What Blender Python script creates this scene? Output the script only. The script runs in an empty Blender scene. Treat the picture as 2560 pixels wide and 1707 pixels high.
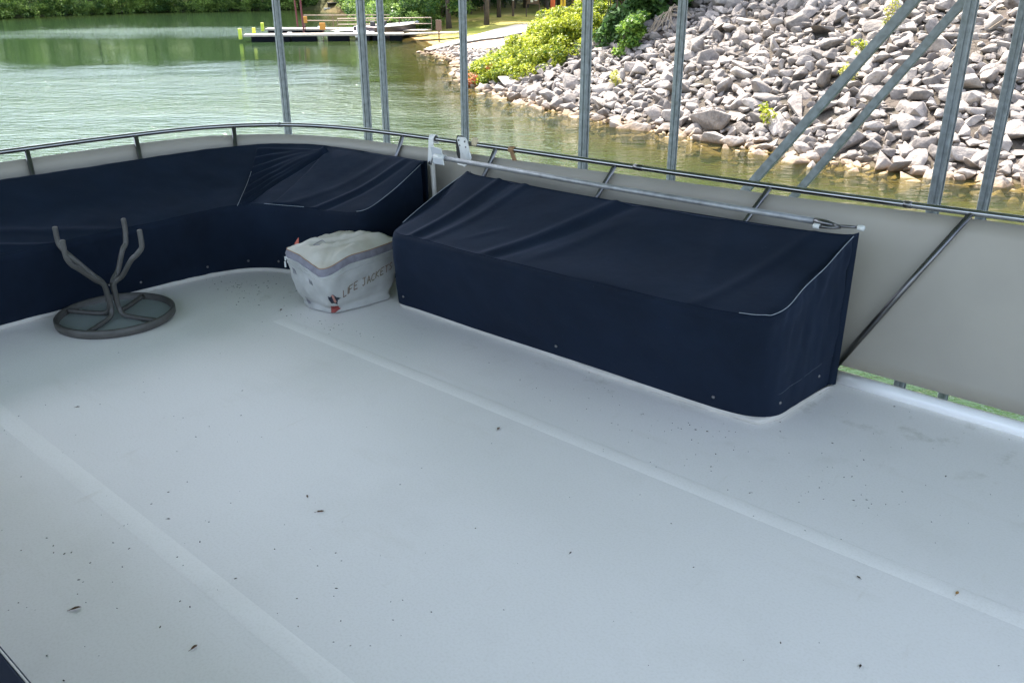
import bpy, bmesh, math, random
import numpy as np
from mathutils import Vector
C = bpy.context.scene.collection
R = math.radians
rng = np.random.default_rng(7)
random.seed(7)

# ------------------------------------------------------------------ camera, sky, sun, exposure
CAMH = 1.6
cd = bpy.data.cameras.new('camera'); cam = bpy.data.objects.new('camera', cd); C.objects.link(cam)
cd.sensor_width = 36.0; cd.lens = 36.0*2186/2560; cd.clip_start = 0.05; cd.clip_end = 3000
cam.location = (0, 0, CAMH); cam.rotation_euler = (R(90-22.6), 0, 0)
bpy.context.scene.camera = cam
SUN_E, SUN_A = 60.0, -26.0
world = bpy.data.worlds.new("World"); bpy.context.scene.world = world; world.use_nodes = True
nt = world.node_tree
sky = nt.nodes.new('ShaderNodeTexSky'); sky.sky_type = 'NISHITA'; sky.sun_disc = False
sky.sun_elevation = R(SUN_E); sky.sun_rotation = R(SUN_A); sky.dust_density = 3.2; sky.air_density = .85; sky.ozone_density = .4
bg = nt.nodes['Background']; bg.inputs['Strength'].default_value = 0.15
hs = nt.nodes.new('ShaderNodeHueSaturation'); hs.inputs['Saturation'].default_value = .76     # sky colour desaturated to take the blue cast off its light
nt.links.new(sky.outputs['Color'], hs.inputs['Color']); nt.links.new(hs.outputs['Color'], bg.inputs['Color'])
sd = bpy.data.lights.new('sun', 'SUN'); sd.energy = 2.45; sd.angle = R(0.5); sd.color = (1.0, .95, .87)
so = bpy.data.objects.new('sun', sd); C.objects.link(so)
sv = Vector((math.sin(R(SUN_A))*math.cos(R(SUN_E)), math.cos(R(SUN_A))*math.cos(R(SUN_E)), math.sin(R(SUN_E))))
so.rotation_euler = sv.to_track_quat('Z', 'Y').to_euler(); so.location = (0, 0, 60)
sc = bpy.context.scene
sc.view_settings.view_transform = 'Standard'; sc.view_settings.look = 'None'
sc.view_settings.exposure = 2.7; sc.view_settings.gamma = 1.0
sc.render.engine = 'CYCLES'
cy = sc.cycles
cy.use_denoising = True; cy.max_bounces = 8; cy.diffuse_bounces = 4; cy.glossy_bounces = 4
cy.transmission_bounces = 4; cy.transparent_max_bounces = 8
cy.caustics_reflective = False; cy.caustics_refractive = False; cy.sample_clamp_indirect = 6.0

# ------------------------------------------------------------------ frames
PH = R(-41.5)
CU, SU = math.cos(PH), math.sin(PH)
def W(s, n, z=0.0): return Vector((CU*s - SU*n, SU*s + CU*n, z))
WZ = -2.8                                            # water level

# ------------------------------------------------------------------ helpers
def tag(o, label=None, cat=None, group=None, kind=None):
    if label: o['label'] = label
    if cat: o['category'] = cat
    if group: o['group'] = group
    if kind: o['kind'] = kind
    return o
def thing(name, label, cat, base=(0, 0, 0), group=None, boat=True, rz=None):
    o = bpy.data.objects.new(name, None); C.objects.link(o)
    o.empty_display_size = .1
    o.location = W(*base) if boat else Vector(base)
    o.rotation_euler = (0, 0, PH if boat else 0)
    if rz is not None: o.rotation_euler = (0, 0, rz)
    o['base'] = [float(v) for v in (base if rz is None else (0, 0, 0))]
    return tag(o, label, cat, group)
def mk(name, V, F, mat, parent=None, smooth=False, tone=None, attrs=None, local=False):
    me = bpy.data.meshes.new(name)
    V = np.asarray(V, dtype=float)
    if parent is not None and not local:
        r = parent
        while r.parent is not None: r = r.parent
        V = V - np.array(list(r['base']))
    if isinstance(F, np.ndarray):
        k = F.shape[1]
        me.vertices.add(len(V)); me.vertices.foreach_set('co', V.ravel())
        me.loops.add(F.size); me.loops.foreach_set('vertex_index', F.ravel().astype(np.int32))
        me.polygons.add(len(F)); me.polygons.foreach_set('loop_start', np.arange(0, F.size, k, dtype=np.int32))
        me.polygons.foreach_set('loop_total', np.full(len(F), k, dtype=np.int32))
        me.update(calc_edges=True)
    else:
        me.from_pydata([tuple(v) for v in V], [], [tuple(f) for f in F]); me.update()
    if smooth: me.polygons.foreach_set('use_smooth', np.ones(len(me.polygons), dtype=bool))
    if tone is not None:
        a = me.attributes.new('tone', 'FLOAT', 'POINT'); a.data.foreach_set('value', np.broadcast_to(np.asarray(tone, dtype=np.float32), (len(V),)).copy())
    for k_, v_ in (attrs or {}).items():
        v_ = np.asarray(v_, dtype=np.float32)
        if v_.ndim == 1:
            a = me.attributes.new(k_, 'FLOAT', 'POINT'); a.data.foreach_set('value', v_)
        else:
            a = me.attributes.new(k_, 'FLOAT_COLOR', 'POINT'); a.data.foreach_set('color', np.hstack([v_, np.ones((len(v_), 1), np.float32)]).ravel())
    me.materials.append(mat)
    o = bpy.data.objects.new(name, me); C.objects.link(o)
    if parent is not None: o.parent = parent
    return o
class MB:
    def __init__(s): s.V = []; s.F = []
    def add(s, V, F):
        b = len(s.V); s.V += [tuple(v) for v in V]; s.F += [tuple(i+b for i in f) for f in F]; return s
    def box(s, c, d, rz=0, bev=0):
        x, y, z = d[0]/2, d[1]/2, d[2]/2; ca, sa = math.cos(rz), math.sin(rz)
        P = []
        if bev <= 0:
            for a in (-x, x):
                for b in (-y, y):
                    for e in (-z, z): P.append((c[0]+a*ca-b*sa, c[1]+a*sa+b*ca, c[2]+e))
            return s.add(P, [(0,1,3,2),(4,6,7,5),(0,4,5,1),(2,3,7,6),(0,2,6,4),(1,5,7,3)])
        rings = []
        for (e, ins) in ((-z, bev), (-z+bev, 0), (z-bev, 0), (z, bev)):
            ring = []
            for (a, b) in ((x-ins, y-ins-bev*(ins==0)), (x-ins-bev*(ins==0), y-ins), (-(x-ins)+bev*(ins==0), y-ins), (-(x-ins), y-ins-bev*(ins==0)),
                           (-(x-ins), -(y-ins)+bev*(ins==0)), (-(x-ins)+bev*(ins==0), -(y-ins)), (x-ins-bev*(ins==0), -(y-ins)), (x-ins, -(y-ins)+bev*(ins==0))):
                ring.append((c[0]+a*ca-b*sa, c[1]+a*sa+b*ca, c[2]+e))
            rings.append(ring)
        F = []
        for k in range(3):
            for i in range(8): j = (i+1) % 8; F.append((k*8+i, k*8+j, (k+1)*8+j, (k+1)*8+i))
        F.append(tuple(range(7, -1, -1))); F.append(tuple(range(24, 32)))
        return s.add([p for r in rings for p in r], F)
    def tube(s, pts, r, n=10, caps=True):
        P = [Vector(p) for p in pts]; rs = r if hasattr(r, '__len__') else [r]*len(P)
        V = []; up = None
        for i, p in enumerate(P):
            t = (P[min(i+1, len(P)-1)] - P[max(i-1, 0)]).normalized()
            if up is None: up = t.orthogonal().normalized()
            up = (up - t*up.dot(t)).normalized(); sd_ = t.cross(up)
            for k in range(n):
                a = 2*math.pi*k/n; V.append(p + (up*math.cos(a) + sd_*math.sin(a))*rs[i])
        F = []
        for i in range(len(P)-1):
            for k in range(n): j = (k+1) % n; F.append((i*n+k, i*n+j, (i+1)*n+j, (i+1)*n+k))
        if caps: F.append(tuple(range(n-1, -1, -1))); F.append(tuple((len(P)-1)*n+k for k in range(n)))
        return s.add(V, F)
    def ball(s, c, r, sq=(1, 1, 1), n=8):
        V = []; F = []
        for i in range(n+1):
            th = math.pi*i/n
            for k in range(2*n):
                a = math.pi*k/n; V.append((c[0]+r*sq[0]*math.sin(th)*math.cos(a), c[1]+r*sq[1]*math.sin(th)*math.sin(a), c[2]+r*sq[2]*math.cos(th)))
        for i in range(n):
            for k in range(2*n): j = (k+1) % (2*n); F.append((i*2*n+k, (i+1)*2*n+k, (i+1)*2*n+j, i*2*n+j))
        return s.add(V, F)
    def sheet(s, outline, nrm, th):
        """flat outline (3-D points) given thickness th along nrm"""
        nrm = Vector(nrm).normalized()*th; A = [Vector(p) for p in outline]; B = [p+nrm for p in A]; n = len(A)
        F = [tuple(range(n)), tuple(range(2*n-1, n-1, -1))]
        for i in range(n): j = (i+1) % n; F.append((i, i+n, j+n, j))
        return s.add(A+B, F)
    def obj(s, name, mat, parent=None, smooth=False, **k): return mk(name, s.V, s.F, mat, parent, smooth, **k)
def catmull(P, n, T=None):
    """n samples through the rows of P (any dimension)"""
    P = np.asarray(P, float); K = len(P)-1; out = []
    for i in range(n):
        t = K*(i/(n-1) if T is None else T[i]); k = min(int(t), K-1); u = t-k
        p0 = P[max(k-1, 0)]; p1 = P[k]; p2 = P[k+1]; p3 = P[min(k+2, K)]
        out.append(.5*((2*p1)+(-p0+p2)*u+(2*p0-5*p1+4*p2-p3)*u*u+(-p0+3*p1-3*p2+p3)*u**3))
    return np.array(out)
def grid_faces(a, b, wrap=False):
    i, j = np.meshgrid(np.arange(a-1), np.arange(b if wrap else b-1), indexing='ij'); i = i.ravel(); j = j.ravel(); j2 = (j+1) % b
    return np.stack([i*b+j, (i+1)*b+j, (i+1)*b+j2, i*b+j2], 1)
def nz(x, y, seed=0, oct_=4, sc_=1.0):
    """cheap smooth pseudo-noise in about [-1,1]"""
    r = np.random.default_rng(seed); v = 0; a = 1.0; tot = 0; f = 1.0/sc_
    for o in range(oct_):
        for q in range(3):
            th = r.uniform(0, 2*math.pi); p = r.uniform(0, 2*math.pi); k = f*r.uniform(.7, 1.4)
            v = v + a*np.sin((x*math.cos(th)+y*math.sin(th))*k*2*math.pi+p+1.7*np.sin((x*math.sin(th)-y*math.cos(th))*k*3+p*2))
        tot += a*2.2; a *= .55; f *= 2.03
    return v/tot

# ------------------------------------------------------------------ materials
def M(name, col, rough=.6, metal=0, spec=.5, var=0.0, vs=8, bump=0.0, bs=60, col2=None, coat=0, sheen=0, bdist=.002):
    m = bpy.data.materials.new(name); m.use_nodes = True; t = m.node_tree; b = t.nodes['Principled BSDF']
    b.inputs['Base Color'].default_value = (*col, 1); b.inputs['Roughness'].default_value = rough
    b.inputs['Metallic'].default_value = metal; b.inputs['Specular IOR Level'].default_value = spec
    if coat: b.inputs['Coat Weight'].default_value = coat
    if sheen: b.inputs['Sheen Weight'].default_value = sheen
    co = t.nodes.new('ShaderNodeTexCoord')
    if var or col2:
        n = t.nodes.new('ShaderNodeTexNoise'); n.inputs['Scale'].default_value = vs; n.inputs['Detail'].default_value = 6
        t.links.new(co.outputs['Object'], n.inputs['Vector'])
        r = t.nodes.new('ShaderNodeValToRGB'); r.color_ramp.elements[0].position = .3; r.color_ramp.elements[1].position = .7
        c2 = col2 or tuple(min(1, c*(1+var)) for c in col); c1 = col if col2 else tuple(c*(1-var) for c in col)
        r.color_ramp.elements[0].color = (*c1, 1); r.color_ramp.elements[1].color = (*c2, 1)
        t.links.new(n.outputs['Fac'], r.inputs['Fac']); t.links.new(r.outputs['Color'], b.inputs['Base Color'])
        mr = t.nodes.new('ShaderNodeMapRange'); mr.inputs['To Min'].default_value = max(0, rough-.08); mr.inputs['To Max'].default_value = min(1, rough+.08)
        t.links.new(n.outputs['Fac'], mr.inputs['Value']); t.links.new(mr.outputs['Result'], b.inputs['Roughness'])
    if bump:
        n = t.nodes.new('ShaderNodeTexNoise'); n.inputs['Scale'].default_value = bs; n.inputs['Detail'].default_value = 4
        t.links.new(co.outputs['Object'], n.inputs['Vector'])
        bp = t.nodes.new('ShaderNodeBump'); bp.inputs['Strength'].default_value = bump; bp.inputs['Distance'].default_value = bdist
        t.links.new(n.outputs['Fac'], bp.inputs['Height']); t.links.new(bp.outputs['Normal'], b.inputs['Normal'])
    return m
def foliage(name, dark, light, trans=.35, rough=.5):
    m = bpy.data.materials.new(name); m.use_nodes = True; t = m.node_tree; t.nodes.clear()
    out = t.nodes.new('ShaderNodeOutputMaterial'); d = t.nodes.new('ShaderNodeBsdfPrincipled'); tr = t.nodes.new('ShaderNodeBsdfTranslucent')
    mx = t.nodes.new('ShaderNodeMixShader'); mx.inputs[0].default_value = trans
    a = t.nodes.new('ShaderNodeAttribute'); a.attribute_name = 'tone'
    r = t.nodes.new('ShaderNodeValToRGB'); r.color_ramp.elements[0].color = (*dark, 1); r.color_ramp.elements[1].color = (*light, 1)
    t.links.new(a.outputs['Fac'], r.inputs['Fac']); t.links.new(r.outputs['Color'], d.inputs['Base Color']); t.links.new(r.outputs['Color'], tr.inputs['Color'])
    d.inputs['Roughness'].default_value = rough; d.inputs['Specular IOR Level'].default_value = .3
    t.links.new(d.outputs[0], mx.inputs[1]); t.links.new(tr.outputs[0], mx.inputs[2]); t.links.new(mx.outputs[0], out.inputs[0])
    return m
m_white = M('white_gelcoat', (.70, .70, .67), .35, var=.04, vs=3)
m_panel = M('panel_sheet', (.32, .30, .255), .5, var=.09, vs=2.2, bump=.15, bs=8, bdist=.01)
m_steel = M('stainless', (.30, .30, .31), .16, metal=1, var=.12, vs=14)
m_steeld = M('stainless_dull', (.15, .15, .155), .32, metal=1, var=.2, vs=12)
m_galv = M('galvanised', (.20, .222, .235), .45, metal=.5, var=.26, vs=16, bump=.12, bs=30)
m_galvp = M('galvanised_pole', (.30, .31, .32), .5, metal=.45, var=.25, vs=22)
m_base = M('bench_base', (.48, .46, .42), .45, var=.08, vs=6)
m_bagw = M('bag_vinyl', (.40, .405, .385), .55, var=.17, vs=9, bump=.35, bs=22, bdist=.006)
m_bagt = M('bag_lid', (.60, .575, .52), .55, col2=(.50, .45, .37), vs=9, bump=.4, bs=26, bdist=.006)
m_bagg = M('bag_band', (.19, .185, .215), .7, var=.25, vs=24)
m_pipe = M('bag_piping', (.30, .16, .06), .6)
m_red = M('bag_red', (.22, .035, .03), .6, var=.2); m_nvy = M('bag_navy', (.015, .02, .035), .6); m_pink = M('bag_pink', (.42, .20, .16), .6)
m_ink = M('marker_ink', (.12, .12, .065), .8, col2=(.19, .085, .065), vs=7)
m_tbl = M('table_frame', (.066, .064, .058), .5, var=.18, vs=25, bump=.3, bs=90)
m_brk = M('bracket_white', (.66, .67, .65), .4, var=.06)
m_plt = M('plate_grey', (.42, .44, .47), .45)
m_black = M('black_rubber', (.012, .012, .014), .6)
m_capw = M('cap_plastic', (.6, .62, .6), .4)
m_leath = M('strap_tan', (.26, .15, .07), .7, var=.3, vs=40)
m_thread = M('thread', (.30, .34, .38), .8); m_toe = M('toe_rail_white', (.86, .86, .85), .25, coat=.5); m_snap = M('snap_metal', (.16, .16, .165), .5, metal=.7); m_hem = M('hem_thread', (.06, .075, .10), .8)
m_roof = M('roof_metal', (.72, .73, .74), .5, metal=.1, var=.08)
m_wood = M('dock_wood', (.42, .36, .29), .75, var=.2, vs=4)
m_rail = M('rail_wood', (.36, .29, .22), .7, var=.2)
m_float = M('dock_float', (.005, .006, .009), .9, spec=.1, var=.2)
m_maroon = M('maroon_steel', (.10, .018, .022), .5)
m_orange = M('sign_amber', (.55, .24, .03), .6, var=.08)
m_oran2 = M('post_orange', (.62, .12, .04), .55, var=.1)
m_yell = M('post_yellow', (.68, .46, .03), .5, var=.06)
m_lime = M('bumper_lime', (.52, .60, .05), .5)
m_brown = M('sign_brown', (.13, .085, .06), .7, var=.2)
m_paper = M('paper', (.7, .7, .68), .6)
m_can = M('can_grey', (.28, .29, .33), .5, var=.1)
m_hull = M('boat_hull_dark', (.03, .022, .03), .3, var=.2); m_hullw = M('boat_hull_white', (.66, .66, .64), .35); m_carpet = M('boat_carpet', (.34, .29, .27), .9, var=.15, vs=10)
m_skin = M('skin', (.42, .25, .18), .55); m_dark = M('dark_cloth', (.02, .02, .022), .8); m_pinkc = M('pink_cloth', (.45, .28, .26), .8)
m_bark = M('bark', (.085, .065, .05), .9, var=.3, vs=5, bump=.6, bs=12, bdist=.03)
m_twig = M('dry_twig', (.30, .24, .17), .9, var=.3)
m_conc = M('ramp_concrete', (.52, .47, .40), .85, var=.12, vs=1.2, bump=.3, bs=14)
m_conc2 = M('ramp_lane_pink', (.36, .25, .185), .85, var=.14, vs=1.5, bump=.3, bs=14)
m_curb = M('curb_dark', (.06, .06, .05), .8, var=.2)
m_debris = M('debris', (.05, .035, .022), .9, var=.5, vs=50)
m_leafd = M('dead_leaf', (.13, .07, .035), .8, var=.35, vs=90)
m_leafo = M('dead_leaf_ochre', (.36, .20, .06), .8, var=.2, vs=90)

# navy canvas with a fine weave and soft fading
def canvas():
    m = bpy.data.materials.new('navy_canvas'); m.use_nodes = True; t = m.node_tree; b = t.nodes['Principled BSDF']
    co = t.nodes.new('ShaderNodeTexCoord')
    n = t.nodes.new('ShaderNodeTexNoise'); n.inputs['Scale'].default_value = 3.2; n.inputs['Detail'].default_value = 8; n.inputs['Roughness'].default_value = .65
    t.links.new(co.outputs['Object'], n.inputs['Vector'])
    r = t.nodes.new('ShaderNodeValToRGB'); r.color_ramp.elements[0].position = .3; r.color_ramp.elements[1].position = .72
    r.color_ramp.elements[0].color = (.0027, .0064, .0140, 1); r.color_ramp.elements[1].color = (.0054, .0122, .0262, 1)
    t.links.new(n.outputs['Fac'], r.inputs['Fac'])
    # lint and faint salt specks that lie in the cloth
    v = t.nodes.new('ShaderNodeTexNoise'); v.inputs['Scale'].default_value = 160; v.inputs['Detail'].default_value = 2
    t.links.new(co.outputs['Object'], v.inputs['Vector'])
    r2 = t.nodes.new('ShaderNodeValToRGB'); r2.color_ramp.elements[0].position = .73; r2.color_ramp.elements[1].position = .80
    r2.color_ramp.elements[0].color = (0, 0, 0, 1); r2.color_ramp.elements[1].color = (.35, .35, .35, 1)
    t.links.new(v.outputs['Fac'], r2.inputs['Fac'])
    mx = t.nodes.new('ShaderNodeMix'); mx.data_type = 'RGBA'; t.links.new(r2.outputs['Color'], mx.inputs['Factor'])
    t.links.new(r.outputs['Color'], mx.inputs['A']); mx.inputs['B'].default_value = (.10, .12, .15, 1)
    t.links.new(mx.outputs['Result'], b.inputs['Base Color'])
    b.inputs['Roughness'].default_value = .85; b.inputs['Specular IOR Level'].default_value = .15
    b.inputs['Sheen Weight'].default_value = .06; b.inputs['Sheen Roughness'].default_value = .5; b.inputs['Sheen Tint'].default_value = (.35, .5, .9, 1)
    w = t.nodes.new('ShaderNodeTexNoise'); w.inputs['Scale'].default_value = 7; w.inputs['Detail'].default_value = 3
    t.links.new(co.outputs['Object'], w.inputs['Vector'])
    bp = t.nodes.new('ShaderNodeBump'); bp.inputs['Strength'].default_value = .35; bp.inputs['Distance'].default_value = .01
    t.links.new(w.outputs['Fac'], bp.inputs['Height'])
    w2 = t.nodes.new('ShaderNodeTexNoise'); w2.inputs['Scale'].default_value = 420; t.links.new(co.outputs['Object'], w2.inputs['Vector'])
    bp2 = t.nodes.new('ShaderNodeBump'); bp2.inputs['Strength'].default_value = .3; bp2.inputs['Distance'].default_value = .001
    t.links.new(w2.outputs['Fac'], bp2.inputs['Height']); t.links.new(bp.outputs['Normal'], bp2.inputs['Normal']); t.links.new(bp2.outputs['Normal'], b.inputs['Normal'])
    return m
m_canvas = canvas()
def deckmat(name, ca, cb, dirt=True):
    m = bpy.data.materials.new(name); m.use_nodes = True; t = m.node_tree; b = t.nodes['Principled BSDF']
    co = t.nodes.new('ShaderNodeTexCoord')
    n = t.nodes.new('ShaderNodeTexNoise'); n.inputs['Scale'].default_value = .9; n.inputs['Detail'].default_value = 7; n.inputs['Roughness'].default_value = .6
    t.links.new(co.outputs['Object'], n.inputs['Vector'])
    r = t.nodes.new('ShaderNodeValToRGB'); r.color_ramp.elements[0].position = .3; r.color_ramp.elements[1].position = .7
    r.color_ramp.elements[0].color = (*ca, 1); r.color_ramp.elements[1].color = (*cb, 1)
    t.links.new(n.outputs['Fac'], r.inputs['Fac'])
    # fine grime grain
    g = t.nodes.new('ShaderNodeTexNoise'); g.inputs['Scale'].default_value = 130; g.inputs['Detail'].default_value = 3
    t.links.new(co.outputs['Object'], g.inputs['Vector'])
    r3 = t.nodes.new('ShaderNodeValToRGB'); r3.color_ramp.elements[0].position = .25; r3.color_ramp.elements[1].position = .55
    r3.color_ramp.elements[0].color = (.93, .925, .91, 1); r3.color_ramp.elements[1].color = (1, 1, 1, 1)
    t.links.new(g.outputs['Fac'], r3.inputs['Fac'])
    mx = t.nodes.new('ShaderNodeMix'); mx.data_type = 'RGBA'; mx.blend_type = 'MULTIPLY'; mx.inputs['Factor'].default_value = 1
    t.links.new(r.outputs['Color'], mx.inputs['A']); t.links.new(r3.outputs['Color'], mx.inputs['B'])
    last = mx.outputs['Result']
    for (sx_, sy_, rz_, sc3, lo, hi, colr) in ((.35, 1.6, .2, 4.0, .60, .74, (.955, .95, .935, 1)), (1.0, 1.0, 0, 2.2, .52, .64, (.965, .965, .96, 1)), (2.5, .4, .9, 9.0, .64, .74, (.94, .93, .91, 1))):
        mp0 = t.nodes.new('ShaderNodeMapping'); mp0.inputs['Scale'].default_value = (sx_, sy_, 1); mp0.inputs['Rotation'].default_value = (0, 0, rz_); t.links.new(co.outputs['Object'], mp0.inputs['Vector'])
        s0n = t.nodes.new('ShaderNodeTexNoise'); s0n.inputs['Scale'].default_value = sc3; s0n.inputs['Detail'].default_value = 9; s0n.inputs['Roughness'].default_value = .62; t.links.new(mp0.outputs['Vector'], s0n.inputs['Vector'])
        r0 = t.nodes.new('ShaderNodeValToRGB'); r0.color_ramp.elements[0].position = lo; r0.color_ramp.elements[1].position = hi
        r0.color_ramp.elements[0].color = (1, 1, 1, 1); r0.color_ramp.elements[1].color = colr; t.links.new(s0n.outputs['Fac'], r0.inputs['Fac'])
        m0 = t.nodes.new('ShaderNodeMix'); m0.data_type = 'RGBA'; m0.blend_type = 'MULTIPLY'; m0.inputs['Factor'].default_value = 1
        t.links.new(last, m0.inputs['A']); t.links.new(r0.outputs['Color'], m0.inputs['B']); last = m0.outputs['Result']
    if dirt:
        # silt stains near the far bench corner and along the side edge, with ragged outlines
        sp = t.nodes.new('ShaderNodeTexNoise'); sp.inputs['Scale'].default_value = 5.5; sp.inputs['Detail'].default_value = 8; sp.inputs['Roughness'].default_value = .7
        t.links.new(co.outputs['Object'], sp.inputs['Vector'])
        r4 = t.nodes.new('ShaderNodeValToRGB'); r4.color_ramp.elements[0].position = .56; r4.color_ramp.elements[1].position = .70
        r4.color_ramp.elements[0].color = (0, 0, 0, 1); r4.color_ramp.elements[1].color = (1, 1, 1, 1)
        t.links.new(sp.outputs['Fac'], r4.inputs['Fac'])
        a = t.nodes.new('ShaderNodeAttribute'); a.attribute_name = 'silt'
        mu = t.nodes.new('ShaderNodeMath'); mu.operation = 'MULTIPLY'; t.links.new(r4.outputs['Color'], mu.inputs[0]); t.links.new(a.outputs['Fac'], mu.inputs[1])
        mx2 = t.nodes.new('ShaderNodeMix'); mx2.data_type = 'RGBA'
        t.links.new(mu.outputs[0], mx2.inputs['Factor']); t.links.new(last, mx2.inputs['A']); mx2.inputs['B'].default_value = (.40, .38, .30, 1)
        last = mx2.outputs['Result']
    t.links.new(last, b.inputs['Base Color'])
    b.inputs['Roughness'].default_value = .48; b.inputs['Specular IOR Level'].default_value = .4
    # woven vinyl texture running with the boat
    mp = t.nodes.new('ShaderNodeMapping'); t.links.new(co.outputs['Object'], mp.inputs['Vector'])
    wv = t.nodes.new('ShaderNodeTexWave'); wv.inputs['Scale'].default_value = 55; wv.inputs['Distortion'].default_value = .6; wv.inputs['Detail'].default_value = 1
    t.links.new(mp.outputs['Vector'], wv.inputs['Vector'])
    bp = t.nodes.new('ShaderNodeBump'); bp.inputs['Strength'].default_value = .12; bp.inputs['Distance'].default_value = .002
    t.links.new(wv.outputs['Fac'], bp.inputs['Height'])
    w2 = t.nodes.new('ShaderNodeTexNoise'); w2.inputs['Scale'].default_value = 1.1; w2.inputs['Detail'].default_value = 2; t.links.new(co.outputs['Object'], w2.inputs['Vector'])
    bp2 = t.nodes.new('ShaderNodeBump'); bp2.inputs['Strength'].default_value = .25; bp2.inputs['Distance'].default_value = .03
    t.links.new(w2.outputs['Fac'], bp2.inputs['Height']); t.links.new(bp.outputs['Normal'], bp2.inputs['Normal']); t.links.new(bp2.outputs['Normal'], b.inputs['Normal'])
    return m
m_deck = deckmat('deck_vinyl', (.79, .765, .73), (.835, .81, .775))
m_seam = deckmat('deck_seam', (.855, .83, .79), (.89, .86, .82), dirt=False)

# rock: tone attribute, mottling, brown silt below the water line
def rockmat():
    m = bpy.data.materials.new('riprap_rock'); m.use_nodes = True; t = m.node_tree; b = t.nodes['Principled BSDF']
    a = t.nodes.new('ShaderNodeAttribute'); a.attribute_name = 'tone'
    r = t.nodes.new('ShaderNodeValToRGB'); e = r.color_ramp.elements
    e[0].color = (.095, .087, .080, 1); e[1].color = (.35, .32, .29, 1); x = e.new(.5); x.color = (.20, .182, .166, 1)
    t.links.new(a.outputs['Fac'], r.inputs['Fac'])
    geo = t.nodes.new('ShaderNodeNewGeometry')
    n = t.nodes.new('ShaderNodeTexNoise'); n.inputs['Scale'].default_value = 3.2; n.inputs['Detail'].default_value = 8; n.inputs['Roughness'].default_value = .65
    t.links.new(geo.outputs['Position'], n.inputs['Vector'])
    r2 = t.nodes.new('ShaderNodeValToRGB'); r2.color_ramp.elements[0].position = .35; r2.color_ramp.elements[1].position = .66
    r2.color_ramp.elements[0].color = (.62, .60, .60, 1); r2.color_ramp.elements[1].color = (1.18, 1.13, 1.06, 1)
    t.links.new(n.outputs['Fac'], r2.inputs['Fac'])
    mx = t.nodes.new('ShaderNodeMix'); mx.data_type = 'RGBA'; mx.blend_type = 'MULTIPLY'; mx.inputs['Factor'].default_value = 1
    t.links.new(r.outputs['Color'], mx.inputs['A']); t.links.new(r2.outputs['Color'], mx.inputs['B'])
    sx = t.nodes.new('ShaderNodeSeparateXYZ'); t.links.new(geo.outputs['Position'], sx.inputs[0])
    ad = t.nodes.new('ShaderNodeMath'); ad.operation = 'MULTIPLY_ADD'; ad.inputs[1].default_value = .5; t.links.new(n.outputs['Fac'], ad.inputs[0])
    t.links.new(sx.outputs['Z'], ad.inputs[2])
    mr = t.nodes.new('ShaderNodeMapRange'); mr.inputs['From Min'].default_value = WZ+.24; mr.inputs['From Max'].default_value = WZ+.44
    mr.inputs['To Min'].default_value = 1; mr.inputs['To Max'].default_value = 0
    t.links.new(ad.outputs[0], mr.inputs['Value'])
    mx2 = t.nodes.new('ShaderNodeMix'); mx2.data_type = 'RGBA'; t.links.new(mr.outputs['Result'], mx2.inputs['Factor'])
    t.links.new(mx.outputs['Result'], mx2.inputs['A']); mx2.inputs['B'].default_value = (.24, .165, .095, 1)
    t.links.new(mx2.outputs['Result'], b.inputs['Base Color'])
    b.inputs['Roughness'].default_value = .85; b.inputs['Specular IOR Level'].default_value = .3
    n2 = t.nodes.new('ShaderNodeTexNoise'); n2.inputs['Scale'].default_value = 9; n2.inputs['Detail'].default_value = 6
    t.links.new(geo.outputs['Position'], n2.inputs['Vector'])
    bp = t.nodes.new('ShaderNodeBump'); bp.inputs['Strength'].default_value = .8; bp.inputs['Distance'].default_value = .05
    t.links.new(n2.outputs['Fac'], bp.inputs['Height']); t.links.new(bp.outputs['Normal'], b.inputs['Normal'])
    return m
m_rock = rockmat()
def groundmat():
    m = bpy.data.materials.new('ground_mat'); m.use_nodes = True; t = m.node_tree; b = t.nodes['Principled BSDF']
    a = t.nodes.new('ShaderNodeAttribute'); a.attribute_name = 'gcol'
    geo = t.nodes.new('ShaderNodeNewGeometry')
    n = t.nodes.new('ShaderNodeTexNoise'); n.inputs['Scale'].default_value = 1.4; n.inputs['Detail'].default_value = 10; n.inputs['Roughness'].default_value = .7
    t.links.new(geo.outputs['Position'], n.inputs['Vector'])
    r2 = t.nodes.new('ShaderNodeValToRGB'); r2.color_ramp.elements[0].position = .3; r2.color_ramp.elements[1].position = .7
    r2.color_ramp.elements[0].color = (.66, .70, .6, 1); r2.color_ramp.elements[1].color = (1.22, 1.12, 1.1, 1)
    t.links.new(n.outputs['Fac'], r2.inputs['Fac'])
    mx = t.nodes.new('ShaderNodeMix'); mx.data_type = 'RGBA'; mx.blend_type = 'MULTIPLY'; mx.inputs['Factor'].default_value = 1
    t.links.new(a.outputs['Color'], mx.inputs['A']); t.links.new(r2.outputs['Color'], mx.inputs['B']); t.links.new(mx.outputs['Result'], b.inputs['Base Color'])
    b.inputs['Roughness'].default_value = .95; b.inputs['Specular IOR Level'].default_value = .1
    bp = t.nodes.new('ShaderNodeBump'); bp.inputs['Strength'].default_value = .8; bp.inputs['Distance'].default_value = .12
    n3 = t.nodes.new('ShaderNodeTexNoise'); n3.inputs['Scale'].default_value = 7; n3.inputs['Detail'].default_value = 6; t.links.new(geo.outputs['Position'], n3.inputs['Vector'])
    t.links.new(n3.outputs['Fac'], bp.inputs['Height']); t.links.new(bp.outputs['Normal'], b.inputs['Normal'])
    return m
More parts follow.
